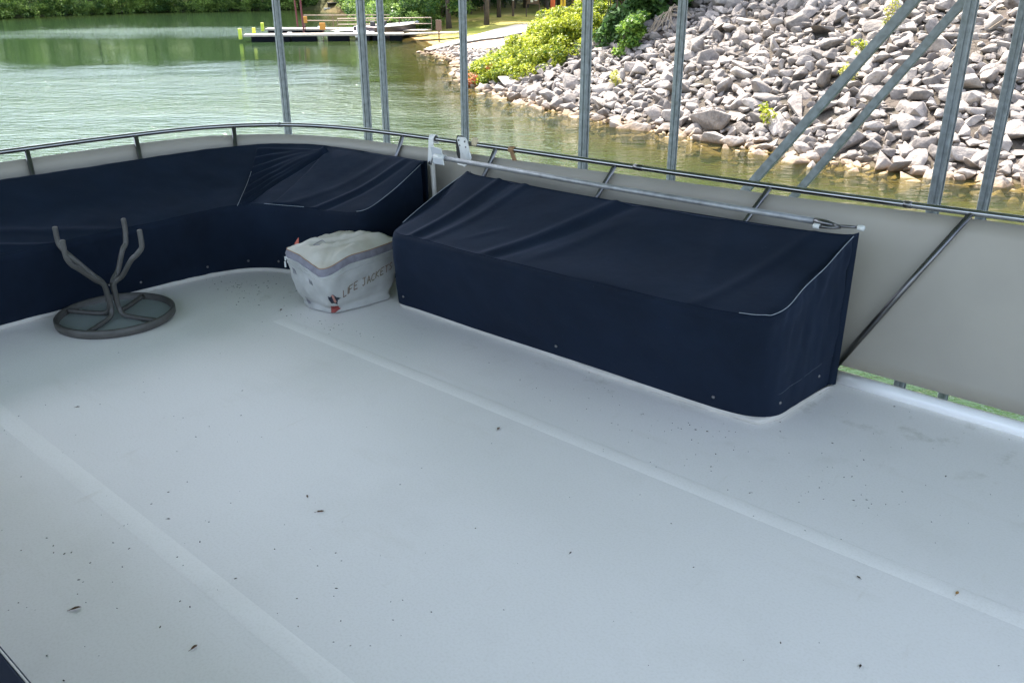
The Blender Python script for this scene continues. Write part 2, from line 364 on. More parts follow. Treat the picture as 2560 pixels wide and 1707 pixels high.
def watermat():
    m = bpy.data.materials.new('lake_water'); m.use_nodes = True; t = m.node_tree; t.nodes.clear()
    out = t.nodes.new('ShaderNodeOutputMaterial')
    geo = t.nodes.new('ShaderNodeNewGeometry')
    def noise(scale, detail, sx, sy, rz, rough=.5):
        mp = t.nodes.new('ShaderNodeMapping'); mp.inputs['Scale'].default_value = (sx, sy, 1); mp.inputs['Rotation'].default_value = (0, 0, rz)
        t.links.new(geo.outputs['Position'], mp.inputs['Vector'])
        n = t.nodes.new('ShaderNodeTexNoise'); n.inputs['Scale'].default_value = scale; n.inputs['Detail'].default_value = detail; n.inputs['Roughness'].default_value = rough
        t.links.new(mp.outputs['Vector'], n.inputs['Vector']); return n
    def math_(op, a, b):
        k = t.nodes.new('ShaderNodeMath'); k.operation = op
        for i, v in enumerate((a, b)):
            if isinstance(v, (int, float)): k.inputs[i].default_value = v
            else: t.links.new(v, k.inputs[i])
        return k.outputs[0]
    n1 = noise(4.2, 3, .5, 1.0, R(14)); n2 = noise(12, 3, .6, 1.0, R(-15)); n3 = noise(1.0, 2, .6, 1.0, R(30))
    h = math_('ADD', math_('MULTIPLY', n1.outputs['Fac'], .50), math_('MULTIPLY', n2.outputs['Fac'], .16))
    h = math_('ADD', h, math_('MULTIPLY', n3.outputs['Fac'], .45))
    rp = t.nodes.new('ShaderNodeAttribute'); rp.attribute_name = 'ripple'
    nm = noise(.16, 5, .35, 1.0, R(6), .6)
    mr = t.nodes.new('ShaderNodeMapRange'); mr.inputs['From Min'].default_value = .40; mr.inputs['From Max'].default_value = .60
    mr.inputs['To Min'].default_value = .55; mr.inputs['To Max'].default_value = 1.25
    t.links.new(nm.outputs['Fac'], mr.inputs['Value'])
    amp = math_('MULTIPLY', rp.outputs['Fac'], mr.outputs['Result'])
    h = math_('MULTIPLY', h, amp)
    bp = t.nodes.new('ShaderNodeBump'); bp.inputs['Strength'].default_value = 1.0; bp.inputs['Distance'].default_value = .26
    t.links.new(h, bp.inputs['Height'])
    fr = t.nodes.new('ShaderNodeFresnel'); fr.inputs['IOR'].default_value = 1.33; t.links.new(bp.outputs['Normal'], fr.inputs['Normal'])
    gl = t.nodes.new('ShaderNodeBsdfGlossy'); gl.inputs['Roughness'].default_value = .03; gl.inputs['Color'].default_value = (.62, .69, .70, 1); t.links.new(bp.outputs['Normal'], gl.inputs['Normal'])
    df = t.nodes.new('ShaderNodeBsdfDiffuse')
    dc = t.nodes.new('ShaderNodeAttribute'); dc.attribute_name = 'deep'; dr = t.nodes.new('ShaderNodeMix'); dr.data_type = 'RGBA'
    dr.inputs['A'].default_value = (.030, .041, .010, 1); dr.inputs['B'].default_value = (.022, .043, .018, 1)
    t.links.new(dc.outputs['Fac'], dr.inputs['Factor']); t.links.new(dr.outputs['Result'], df.inputs['Color'])
    tr = t.nodes.new('ShaderNodeBsdfTransparent'); tr.inputs['Color'].default_value = (.80, .78, .52, 1)
    at = t.nodes.new('ShaderNodeAttribute'); at.attribute_name = 'turbid'
    body = t.nodes.new('ShaderNodeMixShader'); t.links.new(at.outputs['Fac'], body.inputs[0]); t.links.new(tr.outputs[0], body.inputs[1]); t.links.new(df.outputs[0], body.inputs[2])
    mx = t.nodes.new('ShaderNodeMixShader'); t.links.new(fr.outputs[0], mx.inputs[0]); t.links.new(body.outputs[0], mx.inputs[1]); t.links.new(gl.outputs[0], mx.inputs[2])
    t.links.new(mx.outputs[0], out.inputs[0])
    return m
def glassmat():
    m = bpy.data.materials.new('table_glass'); m.use_nodes = True; t = m.node_tree; b = t.nodes['Principled BSDF']
    b.inputs['Base Color'].default_value = (.40, .46, .445, 1); b.inputs['Roughness'].default_value = .28; b.inputs['Transmission Weight'].default_value = .35
    co = t.nodes.new('ShaderNodeTexCoord'); n = t.nodes.new('ShaderNodeTexNoise'); n.inputs['Scale'].default_value = 120; t.links.new(co.outputs['Object'], n.inputs['Vector'])
    bp = t.nodes.new('ShaderNodeBump'); bp.inputs['Strength'].default_value = .3; bp.inputs['Distance'].default_value = .002
    t.links.new(n.outputs['Fac'], bp.inputs['Height']); t.links.new(bp.outputs['Normal'], b.inputs['Normal'])
    return m
m_glass = glassmat()

# ------------------------------------------------------------------ terrain
SHORE = [(60, -90), (44, -20), (30, 4), (18, 15.5), (11.9, 19.9), (9.8, 21.3), (8.2, 22.9), (4.9, 27.4), (2.3, 31.2), (.6, 34.6), (-.5, 37.6), (-1.9, 41.6), (-2.5, 47), (-3.0, 52.2),
         (-3.9, 55.5), (-5.0, 58.0), (-5.5, 61), (-5.6, 64.6), (-6.4, 68.2), (-7.6, 71.2), (-9.3, 78), (-12, 90), (-16.5, 106), (-21, 122), (-28, 141), (-36, 136), (-44, 130), (-51, 126), (-57, 115),
         (-60, 108), (-68, 99), (-80, 86), (-100, 66), (-130, 40), (-190, -10), (-230, -90)]
SP = np.array(SHORE, float)
def sdist(x, y):
    """distance to the shoreline, positive on land"""
    x = np.asarray(x, float); y = np.asarray(y, float); best = np.full(x.shape, 1e9); ins = np.zeros(x.shape, bool)
    n = len(SP)
    for i in range(n):
        ax, ay = SP[i]; bx, by = SP[(i+1) % n]
        dx, dy = bx-ax, by-ay
        if i < n-1:
            t = np.clip(((x-ax)*dx+(y-ay)*dy)/(dx*dx+dy*dy), 0, 1)
            best = np.minimum(best, np.hypot(x-ax-t*dx, y-ay-t*dy))
        c = ((ay > y) != (by > y)) & (x < (bx-ax)*(y-ay)/((by-ay) if by != ay else 1e-9)+ax)
        ins ^= c
    return np.where(ins, -best, best)
def sst(a, b, v): u = np.clip((v-a)/(b-a), 0, 1); return u*u*(3-2*u)
def H(x, y, d=None):
    x = np.asarray(x, float); y = np.asarray(y, float)
    if d is None: d = sdist(x, y)
    w = sst(44, 57, y - .22*np.clip(x, 0, 40)) * sst(40, 2, x)     # 0 riprap bank, 1 ramp side and far shore
    dr = np.clip(d, 0, None)
    rip = np.minimum(dr*.5, 3.62) + .012*np.clip(d-8, 0, 60)
    lo = np.minimum(dr*.10, .85) + .010*np.clip(d-8, 0, 30)
    far = sst(-14, -22, x + .12*(y-70)) if True else 0
    steep = np.minimum(dr*.30, 2.4) + .16*np.clip(d-6, 0, 90)
    lo = lo*(1-far) + steep*far
    back = (.08*np.clip(y-110, 0, 400)+.28*np.clip(y-122, 0, 60))*(1-far)
    land = rip*(1-w) + (lo+back)*w
    under = np.maximum(-.30*np.clip(-d, 0, None)*(1-.3*w), -2.6)
    return WZ + np.where(d > 0, land, under) + .05*nz(x, y, 3, 3, 7)*(d > 1)
def axis(lo, hi, a, b, fine):
    c = list(np.arange(a, b, fine)); st = fine; v = b
    while v < hi: c.append(v); st *= 1.16; v += st
    c.append(hi); v = a; st = fine
    while v > lo: st *= 1.16; v -= st; c.append(max(v, lo))
    return np.array(sorted(set(np.round(c, 3))))
gx = axis(-1400, 1400, -14, 30, .5); gy = axis(-700, 1900, 12, 76, .5)
GX, GY = np.meshgrid(gx, gy, indexing='ij'); fx, fy = GX.ravel(), GY.ravel()
D = sdist(fx, fy); gz = H(fx, fy, D)
def mixc(a, b, t): return a*(1-t[:, None]) + b*t[:, None]
wz = sst(44, 57, fy-.22*np.clip(fx, 0, 40))*sst(40, 2, fx)
grass = mixc(np.array([.25, .29, .055]), np.array([.40, .33, .12]), np.clip(.5+.8*nz(fx, fy, 11, 4, 9), 0, 1))
dirt = np.array([.30, .20, .11]); gravel = np.array([.085, .074, .064]); duff = np.array([.055, .070, .022])
col = mixc(gravel[None].repeat(len(fx), 0), grass, wz)
col = mixc(col, grass, (1-wz)*sst(7.4, 8.4, D))
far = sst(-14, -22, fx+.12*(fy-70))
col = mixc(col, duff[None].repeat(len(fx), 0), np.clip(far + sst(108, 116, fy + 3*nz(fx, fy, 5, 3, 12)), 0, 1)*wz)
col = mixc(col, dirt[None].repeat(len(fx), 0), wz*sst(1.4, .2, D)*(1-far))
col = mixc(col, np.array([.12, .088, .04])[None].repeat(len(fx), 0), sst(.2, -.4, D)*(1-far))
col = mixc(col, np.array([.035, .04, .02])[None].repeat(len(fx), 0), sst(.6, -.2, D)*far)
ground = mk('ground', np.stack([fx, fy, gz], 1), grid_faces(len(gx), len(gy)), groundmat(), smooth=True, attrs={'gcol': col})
ground['kind'] = 'structure'
for p in (): pass
# lake surface
wx = axis(-1400, 300, -16, 26, .6); wy = axis(-700, 300, 10, 62, .6)
WX, WY = np.meshgrid(wx, wy, indexing='ij'); ax_, ay_ = WX.ravel(), WY.ravel(); dd = -sdist(ax_, ay_)
turb = sst(-.15, 1.0, dd/6.0)*.97
# wind: calm strips and rippled strips at fixed places on the lake
rr = np.hypot(ax_, ay_); az = np.degrees(np.arctan2(ax_, ay_))
band = np.exp(-((ay_ - .10*ax_ - 84)/6.5)**2)*sst(-48, -38, ax_)*sst(-9, -16, ax_)
near = sst(54, 36, ay_ + .25*nz(ax_, ay_, 21, 3, 14)*18)
rip = .05 + .9*band + .85*near
rip *= 1-.22*sst(-11, -2, az + 4*nz(ax_, ay_, 33, 3, 9))
lee = sst(7, 1.5, dd)
rip = rip*(1-.45*lee) + .10*lee
water = mk('water', np.stack([ax_, ay_, np.full(len(ax_), WZ)], 1), grid_faces(len(wx), len(wy)), watermat(), smooth=True, attrs={'turbid': turb, 'ripple': rip, 'deep': sst(1.5, 13, dd)})
water['kind'] = 'structure'

# ------------------------------------------------------------------ launch ramp
def strip(name, L, Rr, mat, lift=.03, n=30, cols=6):
    A = catmull(L, n); B = catmull(Rr, n); V = []
    for i in range(n):
        for k in range(cols):
            p = A[i]+(B[i]-A[i])*k/(cols-1); V.append((p[0], p[1], float(H(p[0], p[1]))+lift))
    o = mk(name, V, grid_faces(n, cols), mat, smooth=True); o['kind'] = 'structure'; return o
strip('ramp', [(-5.9, 61.5), (-3.6, 67), (-1.0, 72.5), (2.6, 76.5), (9, 80), (20, 84)], [(-5.7, 58.8), (-3.2, 61.5), (0, 64.5), (4, 67.5), (10, 71), (20, 75)], m_conc, .05)
strip('ramp_lane', [(-5.9, 58.2), (-3.4, 60.9), (-.1, 63.9), (4, 66.9), (10, 70), (20, 74)], [(-4.6, 53.6), (-2, 56.6), (1, 59.0), (4.5, 61), (10, 64), (20, 68)], m_conc2, .05)
def curb():
    A = catmull([(-5.2, 58.2), (-3.25, 61.15), (0, 64.15), (4, 67.15), (10, 70.5)], 30)
    m = MB(); m.tube([(p[0], p[1], float(H(p[0], p[1]))+.09) for p in A], .11, 6); o = m.obj('ramp_curb', m_curb); o['kind'] = 'structure'
curb()

# ------------------------------------------------------------------ riprap rocks
bm = bmesh.new(); bmesh.ops.create_icosphere(bm, subdivisions=3, radius=1); bm.verts.ensure_lookup_table()
ICO3 = np.array([v.co[:] for v in bm.verts]); ICF3 = np.array([[v.index for v in f.verts] for f in bm.faces]); bm.free()
bm = bmesh.new(); bmesh.ops.create_icosphere(bm, subdivisions=2, radius=1); bm.verts.ensure_lookup_table()
ICO2 = np.array([v.co[:] for v in bm.verts]); ICF2 = np.array([[v.index for v in f.verts] for f in bm.faces]); bm.free()
def hull_shape(seed):
    r = np.random.default_rng(seed); bm = bmesh.new(); k = r.integers(9, 15)
    for _ in range(k):
        d = r.normal(size=3); d /= np.linalg.norm(d); d *= r.uniform(.8, 1.15); bm.verts.new(d)
    res = bmesh.ops.convex_hull(bm, input=bm.verts[:])
    bmesh.ops.delete(bm, geom=[v for v in bm.verts if not v.link_faces], context='VERTS')
    bmesh.ops.dissolve_limit(bm, angle_limit=R(14), verts=bm.verts[:], edges=bm.edges[:])
    bmesh.ops.bevel(bm, geom=bm.edges[:], offset=.115, segments=2, profile=.6, affect='EDGES', clamp_overlap=True)
    bmesh.ops.triangulate(bm, faces=bm.faces[:]); bm.verts.ensure_lookup_table()
    V = np.array([v.co[:] for v in bm.verts]); F = np.array([[v.index for v in f.verts] for f in bm.faces]); bm.free()
    return V*1.12, F
HULLS = [hull_shape(900+k) for k in range(44)]
def rock_shape(r, U=None):
    V, F = HULLS[r.integers(0, len(HULLS))]
    a, b, c = r.uniform(0, 6.28, 3)
    def rot(V, a, b, c):
        ca, sa = math.cos(a), math.sin(a); Rz = np.array([[ca, -sa, 0], [sa, ca, 0], [0, 0, 1]])
        cb, sb = math.cos(b), math.sin(b); Rx = np.array([[1, 0, 0], [0, cb, -sb], [0, sb, cb]])
        cc, s2 = math.cos(c), math.sin(c); Ry = np.array([[cc, 0, s2], [0, 1, 0], [-s2, 0, cc]])
        return V@(Rz@Rx@Ry).T
    V = rot(V, a, b, c); V = V*np.array([r.uniform(1.0, 1.5), r.uniform(.75, 1.05), r.uniform(.5, .85)])
    return rot(V, r.uniform(0, 6.28), r.normal(0, .38), r.normal(0, .38)), F
def place_rocks():
    r = np.random.default_rng(41); cell = .9; hsh = {}; out = []
    N_ = 60000
    px = r.uniform(-6.5, 26, N_); py = r.uniform(11, 60, N_)
    dq = sdist(px, py); hq = H(px, py, dq)
    ramp = ((py > 50) & (px < 2.5))
    def try_(i, rad, tight):
        x, y = px[i], py[i]; cx, cy_ = int(x//cell), int(y//cell)
        for a in (-1, 0, 1):
            for b in (-1, 0, 1):
                for (X, Y, Q) in hsh.get((cx+a, cy_+b), ()):
                    if (X-x)**2+(Y-y)**2 < (tight*(rad+Q))**2: return
        hsh.setdefault((cx, cy_), []).append((x, y, rad)); out.append((x, y, hq[i], rad))
    for i in range(N_):
        x, y, d = px[i], py[i], dq[i]
        az_ = math.degrees(math.atan2(x, y))
        if az_ > 35 or az_ < -9: continue
        if y > 58.5: continue
        if y-.22*max(x, 0) > 44 and d > 3.4 - max(0, (y-50))*.12: continue
        if y > 52 and (x > -1.2 or d > 2.0): continue
        if d < -1.1 or d > 7.9: continue
        q = i/N_
        if q < .07: rad = r.uniform(.38, .52) if r.random() < .45 else r.uniform(.30, .38)
        elif q < .4: rad = r.uniform(.20, .30)
        else: rad = r.uniform(.11, .19)
        rad *= .84
        if y > 46: rad *= .75
        try_(i, rad, .58 if q < .4 else .45)
    return out
rocks = place_rocks()
# hand-set stones that stand out in the picture
special = [((6.0, 26.6, .62), 'broad flat-topped grey boulder at the waterline, seen between the two middle shed posts', 1.9),
           ((-.15, 37.9, .42), 'pale smooth rock at the water edge just below the red-tinged end of the bush', 1.5),
           ((13.6, 22.1, .55), 'large pale domed boulder low on the bank between the two right-hand shed posts', 1.2)]
fpx = 1024*2186/2560
def projpx(x, y, z):
    th = R(22.6); dz = z-CAMH; dep = y*math.cos(th)-dz*math.sin(th); up = y*math.sin(th)+dz*math.cos(th)
    return 512+fpx*x/dep, 341-fpx*up/dep, dep
cand = []
rock_rng = np.random.default_rng(99)
for (x, y, z, rad) in rocks:
    if any(math.hypot(x-s[0][0], y-s[0][1]) < s[0][2]*.8 + rad*.3 for s in special): continue
    u, v, dep = projpx(x, y, z+rad*.4)
    rail = np.interp(u, [430, 1024], [140, 214]) if u > 430 else 140
    vis = (-8 < u < 1032) and (-2 < v < rail)
    cand.append((rad/dep if vis else 0, x, y, z, rad))
cand.sort(reverse=True)
def tone_of(x, y, z, r):
    return float(np.clip(r.normal(.62, .20), .05, 1))
rock_keys = {}
merged_V = []; merged_F = []; merged_T = []; off = 0
SHADE = [(0, .36, 'dark grey'), (.36, .66, 'mid grey'), (.66, 9, 'pale grey')]
for i, (key, x, y, z, rad) in enumerate(cand):
    r = np.random.default_rng(1000+i); tn = tone_of(x, y, z, r)
    if i < 297 and key > 0:
        V, Fc = rock_shape(r); V = V*rad; h_ = z + rad*.28
        o = mk('riprap_rock', V, Fc, m_rock, tone=tn); o.location = (x, y, h_)
        sh = next(s for s in SHADE if s[0] <= tn < s[1])[2]; u_, v_, _ = projpx(x, y, h_)
        b1 = 916-(v_/191)*169; b2 = 962-((v_-4)/193)*167
        colm = ('left of the fifth post' if u_ < 586 else 'between fifth and sixth posts' if u_ < 679 else 'between sixth post and first brace' if u_ < b1 else
                'between the two braces' if u_ < b2 else 'between second brace and seventh post' if u_ < 975-.2*v_ else 'between seventh and last posts' if u_ < 1027-.2*v_ else 'right of the last post')
        hh = z-WZ
        where = 'half wet' if hh < .22 else 'low' if hh < 1.1 else 'mid-slope' if hh < 2.3 else 'high'
        rock_keys.setdefault((sh, where, colm), []).append((u_, o))
    else:
        V, Fc = rock_shape(r); V = V*rad + np.array([x, y, z+rad*.28]); merged_V.append(V); merged_F.append(Fc+off); merged_T.append(np.full(len(V), tn)); off += len(V)
ORD = 'first second third fourth fifth sixth seventh eighth ninth tenth eleventh twelfth thirteenth fourteenth fifteenth sixteenth seventeenth eighteenth nineteenth twentieth'.split()
for (sh, where, colm), L_ in rock_keys.items():
    L_.sort(key=lambda q: q[0])
    for i, (_, o) in enumerate(L_):
        lab = f'{where} {sh} rock {colm}' if len(L_) == 1 else f'{ORD[min(i, 19)]} from left of the {where} {sh} rocks {colm}'
        tag(o, lab, 'rock', 'loose riprap rocks covering the bank')
o = mk('riprap_rocks', np.concatenate(merged_V), np.concatenate(merged_F), m_rock, tone=np.concatenate(merged_T))
tag(o, 'mass of smaller grey riprap stones filling the sloping bank', 'rocks', kind='stuff')
for k, ((x, y, rad), lab, elong) in enumerate(special):
    r = np.random.default_rng(500+k); V, Fc = rock_shape(r); V = V*rad; V[:, 2] *= .75
    ang = math.atan2(-.8, .6); ca, sa = math.cos(ang), math.sin(ang)
    a = V[:, 0]*ca+V[:, 1]*sa; b = -V[:, 0]*sa+V[:, 1]*ca; a *= elong**.5; V[:, 0] = a*ca-b*sa; V[:, 1] = a*sa+b*ca
    o = mk('boulder', V, Fc, m_rock, tone=.62 if k == 0 else .85); o.location = (x, y, float(H(x, y))+rad*.32)
    tag(o, lab, 'boulder', 'loose riprap rocks covering the bank')

# ------------------------------------------------------------------ vegetation
f_far = foliage('far_leaves', (.045, .11, .028), (.32, .46, .10), .5)
f_dark = foliage('dark_leaves', (.020, .055, .014), (.10, .19, .04), .35)
f_bush = foliage('bush_leaves', (.045, .105, .010), (.52, .54, .035), .40)
f_sap = foliage('sapling_leaves', (.04, .11, .015), (.25, .38, .05), .4)
f_red = foliage('red_leaves', (.12, .16, .03), (.55, .13, .06), .4)
f_weed = foliage('weed_leaves', (.16, .20, .03), (.55, .50, .10), .45)
f_rust = foliage('rust_leaves', (.10, .03, .02), (.30, .07, .05), .3)
def leaves(centers, radii, per, size, r, bias=.35, tonebase=.45, tspread=.25, ctone=.2):
    """diamond shaped leaves scattered in clumps; returns vertices, faces and one tone per vertex"""
    Cs = np.repeat(np.asarray(centers, float), per, 0); Rd = np.repeat(np.asarray(radii, float), per, 0)
    n = len(Cs)
    d = r.normal(size=(n, 3)); d /= np.linalg.norm(d, axis=1)[:, None]; q = r.uniform(.25, 1, n)**.5
    P = Cs + d*q[:, None]*Rd
    nr = r.normal(size=(n, 3)) + np.array([0, 0, bias*3]) + d*.8; nr /= np.linalg.norm(nr, axis=1)[:, None]
    t1 = np.cross(nr, r.normal(size=(n, 3))); t1 /= np.linalg.norm(t1, axis=1)[:, None]; t2 = np.cross(nr, t1)
    s = (size*r.uniform(.6, 1.35, n))[:, None]
    V = np.stack([P-t1*s, P-t2*s*.48-nr*s*.12, P+t1*s, P+t2*s*.48-nr*s*.12], 1).reshape(-1, 3)
    F = np.arange(4*n).reshape(-1, 4)
    ct = np.repeat(r.normal(0, ctone, len(centers)), per)
    T = np.repeat(np.clip(r.normal(tonebase, tspread, n)+ct, 0, 1), 4)
    return V, F, T
def crown_blobs(r, n, rx, rz, zc, rb):
    d = r.normal(size=(n, 3)); d /= np.linalg.norm(d, axis=1)[:, None]; q = r.uniform(.15, 1, n)**.45
    c = d*q[:, None]*np.array([rx, rx, rz]); c[:, 2] += zc
    w = 1-.45*np.clip((c[:, 2]-zc)/rz, 0, 1); c[:, 0] *= w; c[:, 1] *= w
    return c, np.stack([r.uniform(.7, 1.3, n)*rb]*2+[r.uniform(.45, .8, n)*rb], 1)
def trunk_mb(r, h, rad, lean=.4, limbs=5):
    m = MB(); a = r.uniform(0, 6.28); pts = [(math.cos(a)*lean*(k/6)**1.5+r.normal(0, .05), math.sin(a)*lean*(k/6)**1.5+r.normal(0, .05), h*k/6-.3) for k in range(7)]
    m.tube(pts, [rad*(1.25 if k == 0 else 1-.11*k) for k in range(7)], 8)
    for _ in range(limbs):
        k = r.integers(3, 6); b = r.uniform(0, 6.28); L = r.uniform(.16, .3)*h; p = pts[k]
        m.tube([p, (p[0]+math.cos(b)*L*.5, p[1]+math.sin(b)*L*.5, p[2]+L*.35), (p[0]+math.cos(b)*L, p[1]+math.sin(b)*L, p[2]+L*.8)], [rad*.4, rad*.25, rad*.08], 6)
    return m
protos = []
for k in range(5):
    r = np.random.default_rng(60+k); hh = [15, 17, 13, 19, 14][k]
    low = k in (0, 2, 4)
    c, rd = crown_blobs(r, 95, 3.6+.5*(k % 3), hh*(.46 if low else .36), hh*(.54 if low else .64), .95)
    V, F, T = leaves(c, rd, 85, .21, r, tonebase=.42)
    t_ = trunk_mb(r, hh*.8, .17+.02*k)
    protos.append((hh, V, F, T, t_))
proto_mesh = []
for k, (hh, V, F, T, t_) in enumerate(protos):
    a = mk('crown', V, F, f_far if k != 3 else f_dark, tone=T); b = t_.obj('trunk', m_bark, smooth=True); proto_mesh.append((a.data, b.data))
    bpy.data.objects.remove(a); bpy.data.objects.remove(b)
def put_tree(k, x, y, sc_, label, group, name='tree', z=None):
    t = bpy.data.objects.new(name, None); C.objects.link(t); t.location = (x, y, float(H(x, y)) if z is None else z); t.rotation_euler = (0, 0, random.uniform(0, 6.28)); t.scale = (sc_,)*3
    tag(t, label, 'tree', group)
    for nm, me in zip(('crown', 'trunk'), proto_mesh[k]):
        o_ = bpy.data.objects.new(nm, me); C.objects.link(o_); o_.parent = t
    return t
# wooded shore across the lake
def along(P, step):
    P = np.array(P, float); out = []; carry = 0
    for i in range(len(P)-1):
        L = np.linalg.norm(P[i+1]-P[i]); t = carry
        nrm = np.array([P[i+1][1]-P[i][1], -(P[i+1][0]-P[i][0])])/L
        while t < L: out.append((P[i]+(P[i+1]-P[i])*t/L, nrm)); t += step
        carry = t-L
    return out
FAR = SHORE[20:35]
ft = np.random.default_rng(17)
LT = ['tall leafy green tree in the wood along the far shore', 'tall broad dark-leaved tree in the wood along the far shore', 'low-branching green tree leaning over the far shore water']
for row, (off_, st) in enumerate(((2.6, 6.5), (9, 8), (17, 9))):
    for p, nr in along(FAR, st):
        q = p + nr*(off_+ft.uniform(-1, 1.6)) + ft.normal(0, .8, 2)
        if float(sdist(q[0], q[1])) < 1.0:
            q = p - nr*(off_+1);
            if float(sdist(q[0], q[1])) < 1.0: continue
        if q[0] < -105 or q[1] < 45: continue
        k = int(ft.integers(0, 5)) if row else int(ft.choice([0, 2, 4]))
        lab = LT[2] if row == 0 else (LT[1] if k == 3 else LT[0])
        put_tree(k, q[0], q[1], ft.uniform(.85, 1.15), lab, 'trees of the wooded far shore')
for x, y in [(-30, 147), (-26, 146), (-34, 143), (-39, 139), (-23, 138), (-20, 131), (-31, 154), (-37, 150), (-25, 152), (-43, 137), (-17, 122), (-15, 115)]:
    if float(sdist(x, y)) > .8: put_tree(int(ft.choice([0, 2, 4])), x, y, ft.uniform(1, 1.25), LT[0], 'trees of the wooded far shore')
# wood behind the grass slope
for x, y in [(-9.5, 96), (-6.5, 104), (-8, 112), (-2.8, 108.5), (1.6, 111), (5.5, 106), (9, 110), (13, 108), (18, 104), (24, 108), (30, 102), (-12, 104), (-13, 118), (-5, 120), (3, 122), (12, 120), (22, 119), (-20, 130), (-10, 132), (36, 112), (31, 122), (0, 134), (16, 134), (44, 100), (-4, 142), (6, 140), (11, 144), (22, 142), (28, 136), (36, 132), (-9, 146), (1, 150), (17, 152), (-14, 140)]:
    put_tree(int(ft.choice([1, 3, 3])), x, y, ft.uniform(1.35, 1.65), 'tall shady tree at the edge of the wood behind the grass', 'trees behind the grass')
# trees on the crest above the rocks (mostly above the frame; they shade the upper stones)
for x, y, s_ in [(8.6, 39.5, .8), (12.6, 37, .8), (16.8, 35.5, .8), (20.5, 34.5, .8), (11, 44, .9), (16.5, 46, 1), (24, 38, .9), (11, 50, .9), (30, 31, 1.0), (22, 48, 1.1), (38, 30, 1.1), (7.5, 60, 1.3), (13.5, 59, 1.4), (20, 58, 1.5), (10, 68, 1.5), (28, 52, 1.4), (6.8, 46.5, 1.0), (9.6, 49, 1.2), (14, 50, 1.3), (26, 44, 1.3), (5.5, 54, 1.3)]:
    put_tree(3, x, y, s_, 'dark-leaved tree standing on top of the rock bank', 'trees on the crest of the bank', z=float(H(x, y)))
# understorey at the far water edge
shr = []
for k in range(4):
    r = np.random.default_rng(80+k); n = 26
    c = np.stack([r.uniform(-2.2, 2.2, n), r.uniform(-1.3, 1.3, n), r.uniform(.3, 2.6, n)], 1)
    V, F, T = leaves(c, np.stack([r.uniform(.5, .9, n)]*2+[r.uniform(.3, .6, n)], 1), 70, .13, r, tonebase=.45, ctone=.28)
    m = MB()
    for q in range(5): m.tube([(r.uniform(-.4, .4), r.uniform(-.3, .3), -.4), (r.uniform(-1, 1), r.uniform(-.8, .8), 1.1), (r.uniform(-1.8, 1.8), r.uniform(-1, 1), 2.3)], [.05, .035, .01], 5)
    a = mk('foliage', V, F, f_far if k % 2 else f_dark, tone=T); b = m.obj('stem', m_bark); shr.append((a.data, b.data)); bpy.data.objects.remove(a); bpy.data.objects.remove(b)
def put_shrub(k, x, y, s_, label, group, rz=None):
    t = bpy.data.objects.new('shrub', None); C.objects.link(t); t.location = (x, y, float(H(x, y))); t.rotation_euler = (0, 0, random.uniform(0, 6.28) if rz is None else rz); t.scale = (s_,)*3
    tag(t, label, 'shrub', group)
    for nm, me in zip(('foliage', 'stem'), shr[k]):
        o_ = bpy.data.objects.new(nm, me); C.objects.link(o_); o_.parent = t
    return t
UV = []; UF = []; UT = []; uo = 0
for st_, lo_, hi_, dz_, smin, smax in ((3.0, .3, 2.6, 0, .8, 1.3), (1.6, .2, .5, -.55, .7, 1.05)):
    for p, nr in along(FAR, st_):
        w_ = ft.uniform(lo_, hi_); q = p + nr*w_
        if float(sdist(q[0], q[1])) < -.1: q = p - nr*w_
        if q[0] < -95 or q[1] < 70: continue
        me = shr[int(ft.integers(0, 4))][0]; nv = len(me.vertices); co_ = np.empty(nv*3); me.vertices.foreach_get('co', co_); co_ = co_.reshape(-1, 3)*ft.uniform(smin, smax)
        tn_ = np.empty(nv, np.float32); me.attributes['tone'].data.foreach_get('value', tn_)
        a_ = ft.uniform(0, 6.28); ca, sa = math.cos(a_), math.sin(a_)
        UV.append(np.stack([co_[:, 0]*ca-co_[:, 1]*sa+q[0], co_[:, 0]*sa+co_[:, 1]*ca+q[1], co_[:, 2]+float(H(q[0], q[1]))+dz_], 1)); UF.append(np.arange(nv).reshape(-1, 4)+uo); UT.append(np.clip(tn_+ft.normal(0, .18), 0, 1)); uo += nv
tag(mk('undergrowth', np.concatenate(UV), np.concatenate(UF), f_far, tone=np.concatenate(UT)), 'mass of leafy undergrowth hanging over the water all along the far shore', 'undergrowth', kind='stuff')
for x, y in [(-7.5, 92), (-6.0, 99), (-4.5, 105), (-1, 112), (4, 114), (8, 113)]:
    put_shrub(0, x, y, 1.1, 'dark shrub in the shade at the edge of the wood', 'shrubs at the wood edge')

def bush(name, label, blobs, mat, size, per, seed, stems=8, tb=.5, base=None, cat='bush', group=None):
    """blobs: rows of (x, y, z above ground, r)"""
    r = np.random.default_rng(seed); B = np.array(blobs, float); bx, by = B[:, 0].mean(), B[:, 1].mean()
    bz = float(H(bx, by))
    t = thing(name, label, cat, (bx, by, bz), group=group, boat=False)
    cz = H(B[:, 0], B[:, 1]) + B[:, 2]; c = np.stack([B[:, 0], B[:, 1], cz], 1)
    V, F, T = leaves(c, np.stack([B[:, 3], B[:, 3], B[:, 3]*.72], 1), per, size, r, tonebase=tb, ctone=.13)
    mk('foliage', V, F, mat, t, tone=T)
    m = MB()
    for k in range(stems):
        b = c[r.integers(0, len(c))]; gx_, gy_ = b[0]+r.normal(0, .3), b[1]+r.normal(0, .3); g = float(H(gx_, gy_))-.1
        m.tube([(gx_, gy_, g), ((gx_+b[0])/2+r.normal(0, .1), (gy_+b[1])/2, (g+b[2])/2), (b[0]+r.normal(0, .15), b[1]+r.normal(0, .15), b[2]+B[:, 3].mean()*.5)], [.035, .022, .008], 5)
    m.obj('stem', m_bark, t)
    return t
